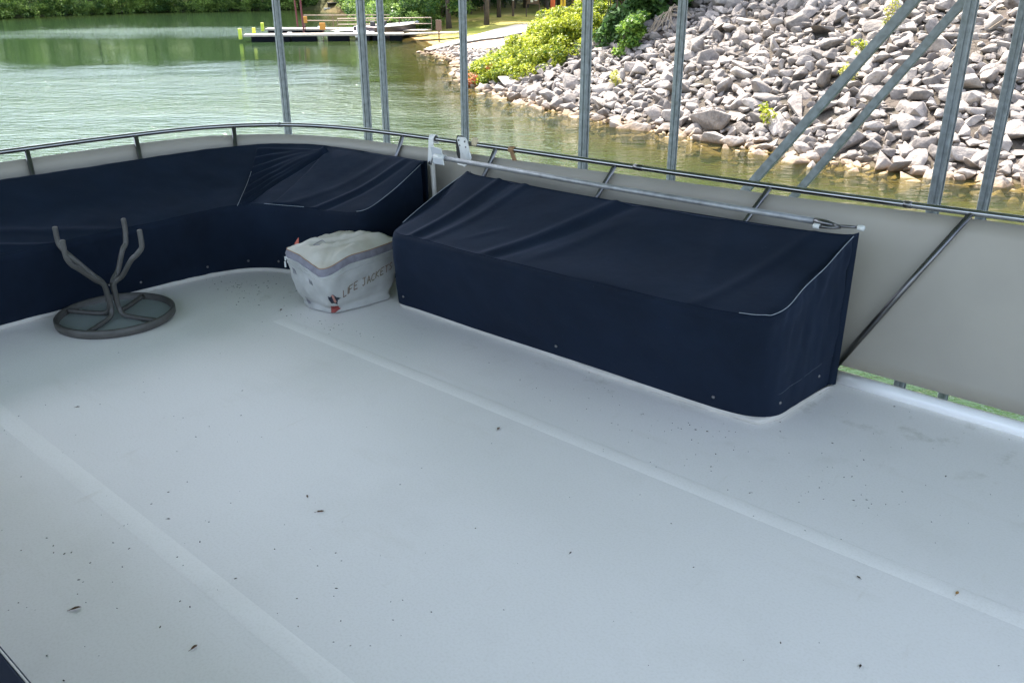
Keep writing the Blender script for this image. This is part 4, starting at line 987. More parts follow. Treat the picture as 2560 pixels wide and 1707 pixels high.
# ------------------------------------------------------------------ bench covers
VP = np.concatenate([np.linspace(0, .42, 26, endpoint=False), np.linspace(.42, .66, 100, endpoint=False), np.linspace(.66, 1, 20)]); NV = len(VP)
def cover(name, label, CT, NU, wr=None, snaps=(), lines=(), base=True, group='navy bench covers on the deck', stitch=True, trim_w=None):
    """CT rows: FBs, FBn, FTs, FTn, FTz, BTs, BTn, BTz"""
    K = catmull(CT, NU); base_pt = (float(K[:, 0].mean()), float(K[:, 1].mean()), 0)
    t = thing(name, label, 'bench', base_pt, group=group)
    V = np.zeros((NU, NV, 3))
    for i in range(NU):
        k = K[i]; FB = np.array([k[0], k[1], .022]); FT = np.array([k[2], k[3], k[4]]); BT = np.array([k[5], k[6], k[7]])
        dv = BT-FT; ou = np.array([dv[0], dv[1], 0]); L = np.linalg.norm(ou); ou = ou/max(L, 1e-6)
        e = min(.03, L*.3)
        sag = -.018*min(1, L/.4)
        pts = [FB, FB*.6+FT*.4+np.array([0, 0, 0])-ou*.008, FB*.2+FT*.8-ou*.008, FT-np.array([0, 0, .022]), FT+ou*e*.5+np.array([0, 0, .001]), FT+ou*e*1.6+(dv[2]/max(L, .05))*np.array([0, 0, e*1.2]),
               FT*.5+BT*.5+np.array([0, 0, sag]), BT-ou*e-np.array([0, 0, .012]), BT, BT+ou*.022-np.array([0, 0, .012]), BT+ou*.03-np.array([0, 0, .06]), np.array([*(BT+ou*.03)[:2], .02])]
        V[i] = catmull(pts, NV, VP)
    if wr is not None: V = wr(V, K)
    cv = mk('cover', V.reshape(-1, 3), grid_faces(NU, NV)[:, ::-1], m_canvas, t, smooth=True)
    # fibreglass plinth showing under the hem
    if base:
        Vb = []
        d_ = np.gradient(K[:, :2], axis=0); d_ /= np.linalg.norm(d_, axis=1)[:, None]
        for i in range(NU):
            FB = K[i, :2]; FT = K[i, 2:4]; ou = FB-K[i, 5:7]; ou /= np.linalg.norm(ou)
            wv = (trim_w(i/(NU-1)) if trim_w else .004)
            for (o_, z) in ((-.03, .025), (-.004, .025), (wv-.001, .018), (wv, .009), (wv-.001, .001)): q = FB+ou*o_; Vb.append((q[0], q[1], z))
        mk('base', Vb, grid_faces(NU, 5)[:, ::-1], m_base, t, smooth=True)
    if stitch:
        m = MB(); j = int(np.argmin(np.abs(VP-.055)))
        m.tube([tuple(V[i, j]+np.array([0, 0, .012])-np.array([0, 0, 0])) for i in range(0, NU, 2)], .0012, 4); m.obj('hem_stitching', m_hem, cv)
    for (u, vv) in snaps:
        i = int(u*(NU-1)); p = V[i, int(np.argmin(np.abs(VP-.032)))]; ou = K[i, :2]-K[i, 5:7]; ou /= np.linalg.norm(ou)
        m = MB(); m.ball((p[0]+ou[0]*.004, p[1]+ou[1]*.004, p[2]+.006), .007, (1, 1, 1), 6); m.obj('snap', m_snap, cv, smooth=True)
    for ln in lines:
        pts = []
        for (u, v) in ln:
            pts.append(V[int(u*(NU-1)), int(np.argmin(np.abs(VP-v)))]+np.array([0.003, -.003, .004]))
        m = MB(); P_ = catmull(pts, len(pts)*5); m.tube([tuple(p) for p in P_], .0011, 4); m.obj('seam_thread', m_thread, cv)
    return t, V, K
def ridge(x, w): return np.exp(-(x/w)**2)
CT_L = [(-4.53, -1.5, -4.385, -1.5, .40, -4.93, -1.5, .638), (-4.53, 0, -4.385, 0, .40, -4.93, 0, .638), (-4.53, 1.0, -4.385, 1.0, .40, -4.93, 1.0, .636), (-4.53, 1.75, -4.387, 1.72, .40, -4.93, 1.8, .636), (-4.51, 2.2, -4.397, 2.15, .402, -4.93, 2.45, .636),
        (-4.47, 2.53, -4.395, 2.46, .408, -4.90, 2.83, .638), (-4.375, 2.70, -4.325, 2.635, .415, -4.79, 3.11, .64), (-4.22, 2.79, -4.20, 2.70, .42, -4.58, 3.27, .64), (-4.05, 2.845, -4.02, 2.785, .42, -4.35, 3.325, .64),
        (-3.87, 2.88, -3.83, 2.845, .42, -4.02, 3.35, .64), (-3.73, 2.90, -3.70, 2.885, .425, -3.74, 3.352, .642), (-3.65, 2.95, -3.645, 2.96, .45, -3.66, 3.355, .645), (-3.635, 3.10, -3.63, 3.13, .53, -3.645, 3.36, .645), (-3.63, 3.37, -3.625, 3.33, .635, -3.64, 3.37, .645)]
PIV = np.array([-4.33, 3.30])
def wrL(V, K):
    S, N_, Z = V[..., 0], V[..., 1], V[..., 2]
    v = VP[None, :]
    onslope = sst(.36, .42, v)*sst(.70, .58, v)
    uu = np.linspace(0, 1, V.shape[0])[:, None]; t_ = np.clip((uu-.4475)/(.592-.4475), 0, 1.05); live = sst(.4465, .4485, uu)*sst(1.05, .96, t_)
    dz = 0
    for (vk, w_, am, bow) in ((.615, .009, .020, .0), (.588, .010, .026, .006), (.560, .010, .030, .010), (.530, .012, .034, .014), (.498, .012, .036, .018), (.466, .012, .034, .020), (.436, .010, .026, .022)):
        vl = vk*(1-t_)+.622*t_ + bow*np.sin(math.pi*t_)*.6; w2 = w_*(1-.72*t_)
        q_ = (v-vl)/w2; dz = dz + am*(1-.75*t_)*(np.exp(-q_**2) - .35*np.exp(-(q_+1.9)**2))
    Z = Z + dz*live*sst(.395, .43, v)*sst(.665, .63, v)
    # seam where the smooth right-hand panel laps over the pleats
    ud = .538 + (.592-.538)*np.clip((v-.41)/(.62-.41), 0, 1); Z = Z + .014*sst(-.006, .002, uu-ud)*sst(.10, .03, uu-ud)*sst(.40, .44, v)*sst(.65, .60, v)
    Z = Z + .0035*nz(S*1.0, N_*1.0, 31, 3, .5)*sst(.06, .2, v)
    # creases at the right end of the short leg
    e = S+3.86-.35*(N_-3.1); Z = Z + onslope*(.007*ridge(e, .018)-.006*ridge(e-.05, .02)+.005*ridge(e+.13, .03))
    V = V.copy(); V[..., 2] = Z
    V[..., 0] += .004*nz(N_*2, Z*3, 8, 3, .6)*(v < .36)
    return V
lineL = [[(.775, .40), (.80, .395), (.83, .39), (.86, .39), (.885, .40), (.92, .42), (.95, .44), (.985, .47)],
         [(.447, .56), (.445, .52), (.44, .44), (.438, .34)],
         [(.52, .385), (.56, .385), (.62, .385)]]
cover('covered_corner_bench', 'L-shaped corner bench under a navy canvas cover with pleats at the corner', CT_L, 760, wrL, snaps=((.278, 0), (.36, 0), (.438, 0), (.52, 0)), lines=lineL, trim_w=lambda u: .002+.005*ridge(u-.5, .08))
CT_B = [(-3.30, 3.38, -3.275, 3.31, .625, -3.28, 3.345, .64), (-3.335, 3.12, -3.25, 3.05, .555, -3.27, 3.33, .64), (-3.35, 2.92, -3.215, 2.79, .465, -3.24, 3.31, .64), (-3.31, 2.85, -3.16, 2.705, .452, -3.18, 3.30, .638),
        (-3.15, 2.848, -3.0, 2.70, .455, -3.02, 3.295, .640), (-2.8, 2.85, -2.7, 2.695, .458, -2.7, 3.29, .640), (-2.3, 2.853, -2.3, 2.69, .463, -2.3, 3.285, .645), (-1.85, 2.856, -1.85, 2.695, .470, -1.85, 3.29, .655), (-1.55, 2.858, -1.52, 2.70, .478, -1.50, 3.30, .662),
        (-1.40, 2.866, -1.37, 2.712, .484, -1.32, 3.31, .668), (-1.295, 2.895, -1.27, 2.735, .489, -1.235, 3.32, .672), (-1.24, 2.96, -1.213, 2.80, .50, -1.208, 3.33, .674), (-1.225, 3.08, -1.20, 3.0, .565, -1.198, 3.335, .675),
        (-1.215, 3.22, -1.192, 3.17, .625, -1.192, 3.345, .676), (-1.205, 3.395, -1.185, 3.33, .672, -1.185, 3.365, .678)]
def wrB(V, K):
    S, N_, Z = V[..., 0], V[..., 1], V[..., 2]; v = VP[None, :]
    on = sst(.38, .46, v)*sst(.80, .70, v)
    V = V.copy()
    def fold(s0_, k, w_, am, n0_=2.6, n1_=3.4): return am*ridge(S-s0_-k*(N_-3.0), w_)*sst(n0_, n0_+.15, N_)*sst(n1_, n1_-.12, N_)
    Z = Z + on*(fold(-3.03, .10, .022, .009)+fold(-2.96, .16, .03, -.006)+fold(-2.88, .2, .025, .007)+fold(-2.42, .55, .030, .009)+fold(-2.34, .6, .035, -.007)+fold(-2.22, .5, .04, .006, 2.7, 3.2)+fold(-1.6, -.3, .05, .004)+fold(-2.62, .75, .02, .004, 2.75, 3.0)+fold(-1.42, .3, .03, .005)) + .006*nz(S, N_, 12, 2, 1.1)*on
    V[..., 2] = Z
    side = sst(.30, .10, v)
    V[..., 1] += .006*nz(S*1.1, Z*2.2, 9, 3, .7)*sst(.0, .08, v)*(v < .40)
    V[..., 0] += .010*nz(N_*2, Z*2.5, 19, 3, .5)*sst(-1.27, -1.2, S)*sst(.0, .1, v)*(v < .6)
    V[..., 2] += -.010*ridge(S+3.0, .5)*(v < .03)
    return V
NB = 14
lineB = [[(.665, .37), (.70, .365), (.73, .365), (.76, .375), (.80, .38), (.84, .40), (.89, .42), (.94, .45), (.985, .50)], [(.14, .40), (.10, .42), (.06, .44), (.02, .46)]]
cover('covered_bench', 'straight bench under a navy canvas cover, right of the life jacket bag', CT_B, 330, wrB, snaps=((.245, 0), (.44, 0), (.612, 0), (.80, 0), (.95, 0)), lines=lineB,
      trim_w=lambda u: .001+.014*ridge(u-.47, .035)+.026*ridge(u-.735, .045)+.006*ridge(u-.3, .05))
CT_C = [(-3.4, .33, -3.4, .346, .42, -3.4, -.25, .64), (-2.6, .33, -2.6, .346, .42, -2.6, -.25, .64), (-1.9, .33, -1.9, .346, .42, -1.9, -.25, .64), (-1.3, .33, -1.3, .346, .42, -1.3, -.25, .64), (-1.0, .32, -1.0, .33, .42, -1.0, -.25, .64)]
tC, VC, KC = cover('covered_bench', 'corner of another navy covered seat at the bottom left of the view', CT_C, 60, None, base=True, stitch=False)
m = MB(); m.tube([tuple(VC[i, int(np.argmin(np.abs(VP-.36)))]+np.array([0, .002, 0])) for i in range(60)], .0025, 6); m.obj('piping', m_base, tC)  # pale tube standing in for the highlight on the seat's trim edge
# white welt of the corner bench cover where it meets the panel
m = MB(); m.tube([(-3.600, 3.395, .63), (-3.598, 3.40, .45), (-3.602, 3.395, .28), (-3.60, 3.39, .03)], .014, 8); tag(m.obj('trim_post', m_base, smooth=True), 'white vertical trim in the gap between the two bench covers', 'trim')
bpy.data.objects['trim_post'].rotation_euler = (0, 0, PH)

# ------------------------------------------------------------------ life jacket bag
def bag():
    TA, TB, TC_, TD = [np.array(p) for p in ((-3.725, 2.445), (-3.40, 2.452), (-3.415, 2.965), (-3.775, 2.87))]
    BA, BB, BC, BD = [np.array(p) for p in ((-3.70, 2.52), (-3.475, 2.535), (-3.43, 2.90), (-3.70, 2.84))]
    t = thing('life_jacket_bag', 'worn white vinyl bag lettered LIFE JACKETS between the two covered benches', 'bag', (-3.57, 2.7, 0))
    n = 132
    def loop(P, r):
        P = [np.array(p, float) for p in P]; out = []
        per = n//4
        for i in range(4):
            a, b, c = P[i-1], P[i], P[(i+1) % 4]
            # corner arc then straight
            d1_ = (a-b)/np.linalg.norm(a-b); d2_ = (c-b)/np.linalg.norm(c-b); s_, e_ = b+d1_*r, b+d2_*r; nx = P[(i+1) % 4]; dn = (b-nx)/np.linalg.norm(b-nx)
            k1 = per//3
            for j in range(k1): u = j/k1; out.append((1-u)**2*s_+2*u*(1-u)*b+u*u*e_)
            e2 = nx+dn*r
            for j in range(per-k1): u = j/(per-k1); out.append(e_*(1-u)+e2*u)
        return np.array(out)
    LT = loop([TA, TB, TC_, TD], .055); LB = loop([BA, BB, BC, BD], .05); ctr = LB.mean(0)
    def ring(u, z, inset=0):
        L = LB*(1-u)+LT*u; c = L.mean(0); return np.hstack([L+(c-L)/np.linalg.norm(L-c, axis=1)[:, None]*inset, np.full((n, 1), z)])
    # height of the rim varies: sagging at the near corner
    dB = np.linalg.norm(LT-TB, axis=1); rim = .318 - .050*np.exp(-(dB/.13)**2) + .008*np.sin(np.arange(n)*.19)
    rows = []; NR = 22
    for k in range(NR):
        u = k/(NR-1); r_ = ring(u**.8, 0); r_[:, 2] = .004+(rim-.045-.004)*u
        c = r_[:, :2].mean(0); dv = r_[:, :2]-c; nr = dv/np.linalg.norm(dv, axis=1)[:, None]
        bul = .012*math.sin(math.pi*u) + .007*nz(np.arange(n)*.03, np.full(n, u*1.2), 4, 3, .8) + (-.012*math.exp(-((u-.14)/.07)**2)) + .010*math.exp(-((u-.03)/.05)**2)
        r_[:, :2] += nr*np.asarray(bul).reshape(-1, 1) if np.ndim(bul) else nr*bul
        rows.append(r_)
    Vb = np.vstack(rows); body = mk('body', Vb, grid_faces(NR, n, True)[:, ::-1], m_bagw, t, smooth=True)
    # zip welt
    zr = rows[-1].copy(); m = MB(); pts = [tuple(p) for p in zr]+[tuple(zr[0])]; m.tube(pts, .0055, 6, caps=False); m.obj('zip', m_bagw, t, smooth=True)
    zr2 = rows[-3]; m = MB(); m.tube([tuple(p) for p in zr2]+[tuple(zr2[0])], .003, 5, caps=False); m.obj('seam', m_bagw, t, smooth=True)
    # grey band
    top = zr.copy(); c = top[:, :2].mean(0); top[:, :2] += (c-top[:, :2])*.02; top[:, 2] = rim
    mid = (zr+top)/2; mid[:, :2] += (mid[:, :2]-c)*.03
    mk('band', np.vstack([zr, mid, top]), grid_faces(3, n, True)[:, ::-1], m_bagg, t, smooth=True)
    m = MB(); m.tube([tuple(p) for p in top]+[tuple(top[0])], .0022, 5, caps=False); m.obj('piping', m_pipe, t, smooth=True)
    # lid
    rows2 = []; NL = 16
    for k in range(NL+1):
        q = k/NL; r_ = top.copy(); r_[:, :2] += (c-r_[:, :2])*q
        x, y = r_[:, 0], r_[:, 1]
        zc = .338
        r_[:, 2] = r_[:, 2]*(1-q)+zc*q + .028*math.sin(math.pi*min(q*1.2, 1))*.6 + .010*nz(x*1.0+y*.5, y*.4, 14, 3, .17)*min(1, q*4)*(1-q)**.2
        # long folds across the lid
        fold = .022*np.exp(-(((x+3.60)-.35*(y-2.75))/.018)**2)+.018*np.exp(-(((x+3.52)-.25*(y-2.75))/.015)**2)-.018*np.exp(-(((x+3.555)-.3*(y-2.75))/.014)**2)+.014*np.exp(-(((x+3.66)-.2*(y-2.8))/.016)**2)
        r_[:, 2] += fold*min(1, q*5)*sst(2.5, 2.6, y)
        rows2.append(r_)
    mk('lid', np.vstack(rows2), grid_faces(NL+1, n, True)[:, ::-1], m_bagt, t, smooth=True)
    # label square and torn tag on the lid
    def lidz(x, y): 
        A = np.vstack(rows2); i = np.argmin((A[:, 0]-x)**2+(A[:, 1]-y)**2); return A[i, 2]
    def patch(name, pts, mat_, lift=.004, par=t):
        m = MB(); z = max(lidz(*p) for p in pts)+lift; m.sheet([(p[0], p[1], lidz(*p)+lift) for p in pts], (0, 0, 1), .001); m.obj(name, mat_, par)
    m = MB(); q = [(-3.615, 2.555), (-3.575, 2.56), (-3.585, 2.625), (-3.625, 2.62)]
    m.tube([(a, b, lidz(a, b)+.004) for a, b in q+[q[0]]], .0016, 4); m.obj('printed_mark', m_bagg, t)
    for k, (a, b) in enumerate(((-3.57, 2.66), (-3.555, 2.70), (-3.55, 2.735))):
        m = MB(); m.tube([(a, b, lidz(a, b)+.003), (a+.012, b+.008, lidz(a+.012, b+.008)+.003), (a+.01, b+.022, lidz(a+.01, b+.022)+.003)], .0015, 4); m.obj('printed_mark', m_bagg, t)
    m = MB(); m.sheet([(-3.745, 2.53, .325), (-3.715, 2.535, .322), (-3.725, 2.545, .36)], (1, .4, 0), .002); m.obj('torn_flap', M('flap_red', (.45, .10, .06), .6), t)
    # zip pull at the left corner
    p = zr[int(n*.04)]; m = MB(); i0 = int(np.argmin(np.hypot(zr[:, 0]+3.76, zr[:, 1]-2.44))); p = zr[i0]
    m.box((p[0]-.004, p[1]-.010, p[2]-.012), (.008, .006, .022), .3, .001); m.box((p[0]-.006, p[1]-.013, p[2]-.042), (.010, .006, .032), .3, .002); m.obj('zip_pull', m_capw, t)
    # surface sampler: point on the face between near corner and right corner / left face
    RA = np.array(rows)
    def surf(face, a, u, lift=.0022):
        """face 'R': from near corner to right corner; 'L': from left corner to near corner. a 0..1 along, u 0..1 up"""
        per = n//4; k1 = per//3
        # loop order A(0) B(per) C(2per) D(3per); vertex index i*per is start of corner i arc
        i0, i1 = (per+k1*.5, 2*per+k1*.5) if face == 'R' else (k1*.5, per+k1*.5)
        f = i0+(i1-i0)*a; i = int(f) % n; j = (i+1) % n; w_ = f-int(f); g = u*(NR-1); r0 = min(int(g), NR-2); v_ = g-r0
        P = (RA[r0, i]*(1-w_)+RA[r0, j]*w_)*(1-v_)+(RA[r0+1, i]*(1-w_)+RA[r0+1, j]*w_)*v_
        cc = np.array([*RA[r0][:, :2].mean(0), P[2]]); d_ = P-cc; d_ /= np.linalg.norm(d_); return P+d_*lift
    # hand lettering
    G = {'L': [[(0, 1), (0, 0), (.55, 0)]], 'I': [[(.15, 1), (.15, 0)]], 'F': [[(.6, 1), (0, 1), (0, 0)], [(0, .52), (.45, .52)]], 'E': [[(.6, 1), (0, 1), (0, 0), (.6, 0)], [(0, .52), (.45, .52)]],
         'J': [[(.05, 1), (.6, 1)], [(.38, 1), (.38, .2), (.22, 0), (.02, .15)]], 'A': [[(0, 0), (.32, 1), (.62, 0)], [(.12, .36), (.5, .36)]], 'C': [[(.6, .85), (.35, 1), (.05, .75), (.03, .3), (.3, 0), (.6, .12)]],
         'K': [[(0, 1), (0, 0)], [(.58, 1), (.02, .48), (.6, 0)]], 'T': [[(0, 1), (.66, 1)], [(.33, 1), (.33, 0)]], 'S': [[(.55, .85), (.3, 1), (.05, .78), (.3, .52), (.55, .26), (.28, 0), (.02, .14)]]}
    wv = {'I': .38, 'L': .72, ' ': .62}
    x = 0; txt = 'LIFE JACKETS'; tot = sum(wv.get(ch, .84) for ch in txt)
    m = MB(); rj = random.Random(4)
    for ch in txt:
        w_ = wv.get(ch, .84)
        if ch != ' ':
            jx, jy = rj.uniform(-.04, .04), rj.uniform(-.06, .06)
            for stk in G[ch]:
                pts = []
                for q in range(len(stk)-1):
                    for s_ in range(6):
                        g = s_/6; gx_ = stk[q][0]*(1-g)+stk[q+1][0]*g; gy_ = stk[q][1]*(1-g)+stk[q+1][1]*g; pts.append((gx_, gy_))
                pts.append(stk[-1]); P = []
                for (gx_, gy_) in pts:
                    al = (x+gx_+jx+.13*gy_)/tot; a = .24+.60*al; u = .38+.26*al + (gy_+jy)*(.155-.02*al)
                    P.append(tuple(surf('R', min(a, 1.0), u, .0012)))
                m.tube(P, .0022, 5)
        x += w_
    m.obj('lettering', m_ink, t)
    # torn holes showing the navy and red jackets inside
    def hole(name, face, pts, mat_, lift):
        P = np.array(pts, float); c2 = P.mean(0); n_ = len(P)*4; ring_ = []
        for i in range(len(P)):
            for j in range(4): ring_.append(P[i]+(P[(i+1) % len(P)]-P[i])*j/4 + np.array([.004, .006])*math.sin(i*5+j*2.3))
        ring_ = np.array(ring_); V = []
        for q in (1, .72, .42, .15):
            for p in ring_: a_ = c2+(p-c2)*q; V.append(surf(face, a_[0], max(a_[1], .005), lift))
        V.append(surf(face, c2[0], c2[1], lift)); F = []
        for k in range(3):
            for i in range(n_): j = (i+1) % n_; F.append((k*n_+i, k*n_+j, (k+1)*n_+j, (k+1)*n_+i))
        for i in range(n_): F.append((3*n_+i, 3*n_+(i+1) % n_, 4*n_))
        return mk(name, V, F, mat_, t)
    hole('torn_patch', 'R', [(.0, .52), (.05, .49), (.10, .55), (.15, .47), (.205, .38), (.17, .355), (.15, .24), (.11, .30), (.05, .31), (.02, .40)], m_nvy, .0025)
    hole('torn_patch', 'R', [(.070, .53), (.105, .54), (.15, .33), (.115, .30)], m_pink, .0036)
    hole('torn_patch', 'R', [(.01, .23), (.08, .21), (.15, .20), (.155, .13), (.18, .09), (.12, .06), (.06, .02), (-.01, .02), (-.02, .12)], m_red, .0025)
    hole('torn_patch', 'L', [(.16, .13), (.24, .20), (.27, .26), (.27, .17), (.33, .10), (.22, .08)], m_bagg, .0025)
    # small printed labels on the left face
    for (a, u, s_) in ((.17, .78, .045), (.60, .76, .04)):
        for q in range(3):
            m = MB(); P = [tuple(surf('L', a+.035*q, u+.05, .0012)), tuple(surf('L', a+.035*q+.012, u, .0012)), tuple(surf('L', a+.035*q+.01, u-.06, .0012))]; m.tube(P, .0014, 4); m.obj('printed_mark', m_bagg, t)
    return t
bag()

# ------------------------------------------------------------------ upturned side table
def table():
    c = np.array([-4.245, 1.772]); Rr_ = .272
    t = thing('side_table', 'upturned round glass side table with its bent legs in the air', 'table', (c[0], c[1], 0))
    V = []; n = 72; prof = [(Rr_-.012, .002), (Rr_+.004, .002), (Rr_+.012, .012), (Rr_+.012, .040), (Rr_+.004, .046), (Rr_-.006, .044), (Rr_-.010, .010)]
    for i in range(n):
        a = 2*math.pi*i/n
        for (r_, z) in prof: V.append((c[0]+r_*math.cos(a), c[1]+r_*math.sin(a), z))
    F = [(i*7+k, ((i+1) % n)*7+k, ((i+1) % n)*7+(k+1) % 7, i*7+(k+1) % 7) for i in range(n) for k in range(7)]
    mk('rim', V, F, m_tbl, t, smooth=True)
    m = MB(); m.tube([(c[0], c[1], .007), (c[0], c[1], .013)], Rr_-.008, 64); m.obj('glass_top', m_glass, t)
    tips = [(-4.360, 1.609), (-4.096, 1.532), (-4.265, 1.902), (-4.003, 1.852)]
    arms = [(-4.475, 1.622), (-4.09, 1.554), (-4.40, 2.00), (-4.00, 1.86)]
    arms = [tuple(c+(np.array(a)-c)/np.linalg.norm(np.array(a)-c)*(Rr_-.012)) for a in arms]
    tc = np.mean(tips, 0)
    for k in range(4):
        # pair legs left/right around the stem
        side = np.array(arms[k])-c; side /= np.linalg.norm(side); ud = np.array(tips[k])-tc; ul = ud/np.linalg.norm(ud)
        st = c+np.array([side[0], side[1]])*.024; mc = c*.62+tc*.38; stt = mc+ul*.026
        P = [(*arms[k], .030), (*(c+side*.16), .027), (*(c+side*.075), .028), (*(c+side*.042), .040), (*(c+side*.027), .075), (*((st+stt)/2), .14), (*stt, .192), (*(stt+ul*.018), .217), (*(stt+ul*.055), .245), (*(tc+ul*.150), .338), (*(tc+ul*.182), .366), (*(np.array(tips[k])-ul*.006), .400), (*tips[k], .430), (*tips[k], .488)]
        Q = catmull(P, 90); m = MB(); m.tube([tuple(q) for q in Q], .0122, 12); lg = m.obj('leg', m_tbl, t, smooth=True)
        m = MB(); m.ball((*tips[k], .488), .0128, (1, 1, .5), 7); m.obj('end_cap', m_tbl, lg, smooth=True)
    m = MB(); m.tube([(c[0]*.62+tc[0]*.38-.01, c[1]*.62+tc[1]*.38, .195), (c[0]*.62+tc[0]*.38+.01, c[1]*.62+tc[1]*.38, .195)], .006, 8); m.obj('bolt', m_steel, t)
table()

# ------------------------------------------------------------------ awning pole and brackets at the rail
pole = thing('awning_pole', 'galvanised pole lying along the backrest of the straight covered bench', 'pole', (-2.2, 3.26, .69))
PA = Vector((-3.42, 3.30, .700)); PB = Vector((-1.335, 3.335, .706))
m = MB(); m.tube([PA, PA*.5+PB*.5+Vector((0, 0, -.004)), PB], .0128, 14); m.obj('tube', m_galvp, pole, smooth=True)
m = MB(); m.tube([PB-Vector((.01, 0, 0)), PB+Vector((.035, .0, 0)), PB+Vector((.085, .002, -.004))], [.0152, .0145, .008], 10)
m.tube([PB+Vector((.06, .0, 0)), PB+Vector((.09, -.012, .000)), PB+Vector((.12, -.010, .004)), PB+Vector((.155, .004, .004))], .0062, 8)
m.tube([PB+Vector((.10, -.014, -.002)), PB+Vector((.07, -.036, -.004)), PB+Vector((.03, -.045, -.006))], .0062, 8); m.obj('fork_end', m_steeld, pole, smooth=True)
for p in (PB+Vector((.172, .006, .004)), PB+Vector((.018, -.046, -.006))):
    m = MB(); m.tube([p-Vector((.012, 0, 0)), p+Vector((.012, 0, 0))], .0105, 10); m.obj('end_cap', m_capw, pole, smooth=True)
m = MB(); m.tube([PA-Vector((.055, .004, 0)), PA+Vector((.02, 0, 0))], .0175, 12); m.obj('sleeve', m_capw, pole, smooth=True)
# strap bracket hooked over the rail
brn = railn(-3.68)
t = thing('rail_strap', 'narrow white plastic strap hooked over the rail above the bench gap', 'bracket', (-3.68, brn, .75))
m = MB(); w_ = .019
loop_ = [(brn+.018, .72), (brn+.020, .755), (brn+.010, .772), (brn-.008, .772), (brn-.020, .755), (brn-.024, .70), (brn-.030, .65), (brn-.034, .60)]
V = []
for (n_, z) in loop_: V += [(-3.68-w_, n_, z), (-3.68+w_, n_, z), (-3.68+w_, n_-.005, z+.001), (-3.68-w_, n_-.005, z+.001)]
F = []
for i in range(len(loop_)-1):
    for k in range(4): F.append((i*4+k, i*4+(k+1) % 4, (i+1)*4+(k+1) % 4, (i+1)*4+k))
F += [(3, 2, 1, 0), tuple(len(V)-4+k for k in range(4))]
mk('strap', V, F, m_brk, t)
m = MB(); m.ball((-3.68, brn-.042, .618), .010, (1, .5, 1), 6); m.obj('bolt', m_steeld, t)
# hinged bracket plate on the rail
bn = railn(-3.44)
t = thing('rail_bracket', 'white riveted bracket plate clamped to the rail with a black pad behind it', 'bracket', (-3.44, bn, .75))
cx_ = -3.43
out = []
for (a, z) in ((-.052, .05), (-.040, .068), (.020, .070), (.040, .052), (.055, .0), (.062, -.045), (.075, -.085), (.074, -.105), (.045, -.150), (.028, -.165), (-.035, -.158), (-.042, -.14), (-.018, -.110), (-.022, -.07), (-.030, -.02)):
    out.append((cx_+a*.82, bn-.032+(.0 if z > -.09 else -.012*((-z-.09)/.07)), .742+z*.66))
m = MB(); m.sheet(out, (0, -1, 0), .007); m.obj('plate', m_brk, t)
m = MB(); m.tube([(o_[0], o_[1]-.008, o_[2]) for o_ in out[4:10]], .005, 6); m.obj('flange', m_brk, t)
m = MB(); m.sheet([(cx_-.052, bn-.028, .79), (cx_-.062, bn-.028, .75), (cx_-.058, bn-.028, .69), (cx_-.040, bn-.028, .655), (cx_-.02, bn-.028, .70), (cx_-.02, bn-.028, .79)], (0, 1, 0), .016); m.obj('pad', m_black, t)
for (a, z) in ((-.032, .042), (.024, .038), (-.022, .0), (.034, -.006), (.006, -.062), (.034, -.066)):
    m = MB(); m.ball((cx_+a*.82, bn-.041, .742+z*.66), .0058, (1, .6, 1), 5); m.obj('rivet', m_steeld, t)
m = MB(); m.box((cx_+.058, bn, .765), (.034, .035, .045), .3, .008); m.obj('clamp', M('clamp_cream', (.55, .46, .30), .6), t)
# folded grey plate at the pole end
t = thing('folded_plate', 'thin grey folded plate lying against the left end of the pole', 'bracket', (-3.4, 3.27, .7))
m = MB(); m.sheet([(-3.535, 3.325, .742), (-3.450, 3.320, .738), (-3.375, 3.265, .672), (-3.448, 3.262, .670)], (-.4, -.6, .5), .004); m.obj('plate', m_plt, t)
m = MB(); m.tube([(-3.535, 3.325, .744), (-3.450, 3.320, .740)], .004, 6); m.tube([(-3.450, 3.320, .738), (-3.375, 3.265, .672)], .0035, 6); m.obj('folded_edge', m_brk, t)
m = MB(); m.tube([(-3.535, 3.34, .70), (-3.545, 3.33, .64)], .0035, 5); m.obj('pin', m_black, t)
# tan strap on the rail
sn_ = railn(-3.12)
t = thing('leather_strap', 'small tan strap looped round the rail right of the white bracket', 'strap', (-3.12, sn_, .75))
m = MB(); m.tube([(-3.137, sn_, .75), (-3.100, sn_, .75)], .0175, 12); m.obj('loop', m_leath, t, smooth=True)
m = MB(); m.sheet([(-3.125, sn_-.015, .745), (-3.095, sn_-.015, .742), (-3.075, sn_-.012, .698), (-3.105, sn_-.012, .695)], (0, -1, 0), .003); m.obj('tail', m_leath, t)

# ------------------------------------------------------------------ leaves and grit on the deck
def leaf_obj(s, n, size, rz, mat_, lab):
    r = np.random.default_rng(int(abs(s*1000+n*77)))
    m = MB(); L = size*.72; P = []
    outl = [(-1, 0), (-.5, .32), (0, .42), (.55, .3), (1, 0), (.5, -.34), (0, -.38), (-.55, -.26)]
    V = [(0, 0, .03*L)]+[(a*L*r.uniform(.85, 1.1), b*L, (.02+.45*abs(b)*r.random()+.15*r.random())*L) for a, b in outl]
    F = [(0, i, i % 8+1) for i in range(1, 9)]
    m.add(V, F); m.tube([(-L*.95, 0, .06*L), (-L*1.5, .1*L, .03*L)], .06*L, 4)
    o = m.obj('dead_leaf', mat_); o.location = W(s, n, .001); o.rotation_euler = (0, 0, rz)
    sm_ = o.modifiers.new('t', 'SOLIDIFY'); sm_.thickness = .0008
    tag(o, lab, 'leaf', 'dry leaf bits on the deck')
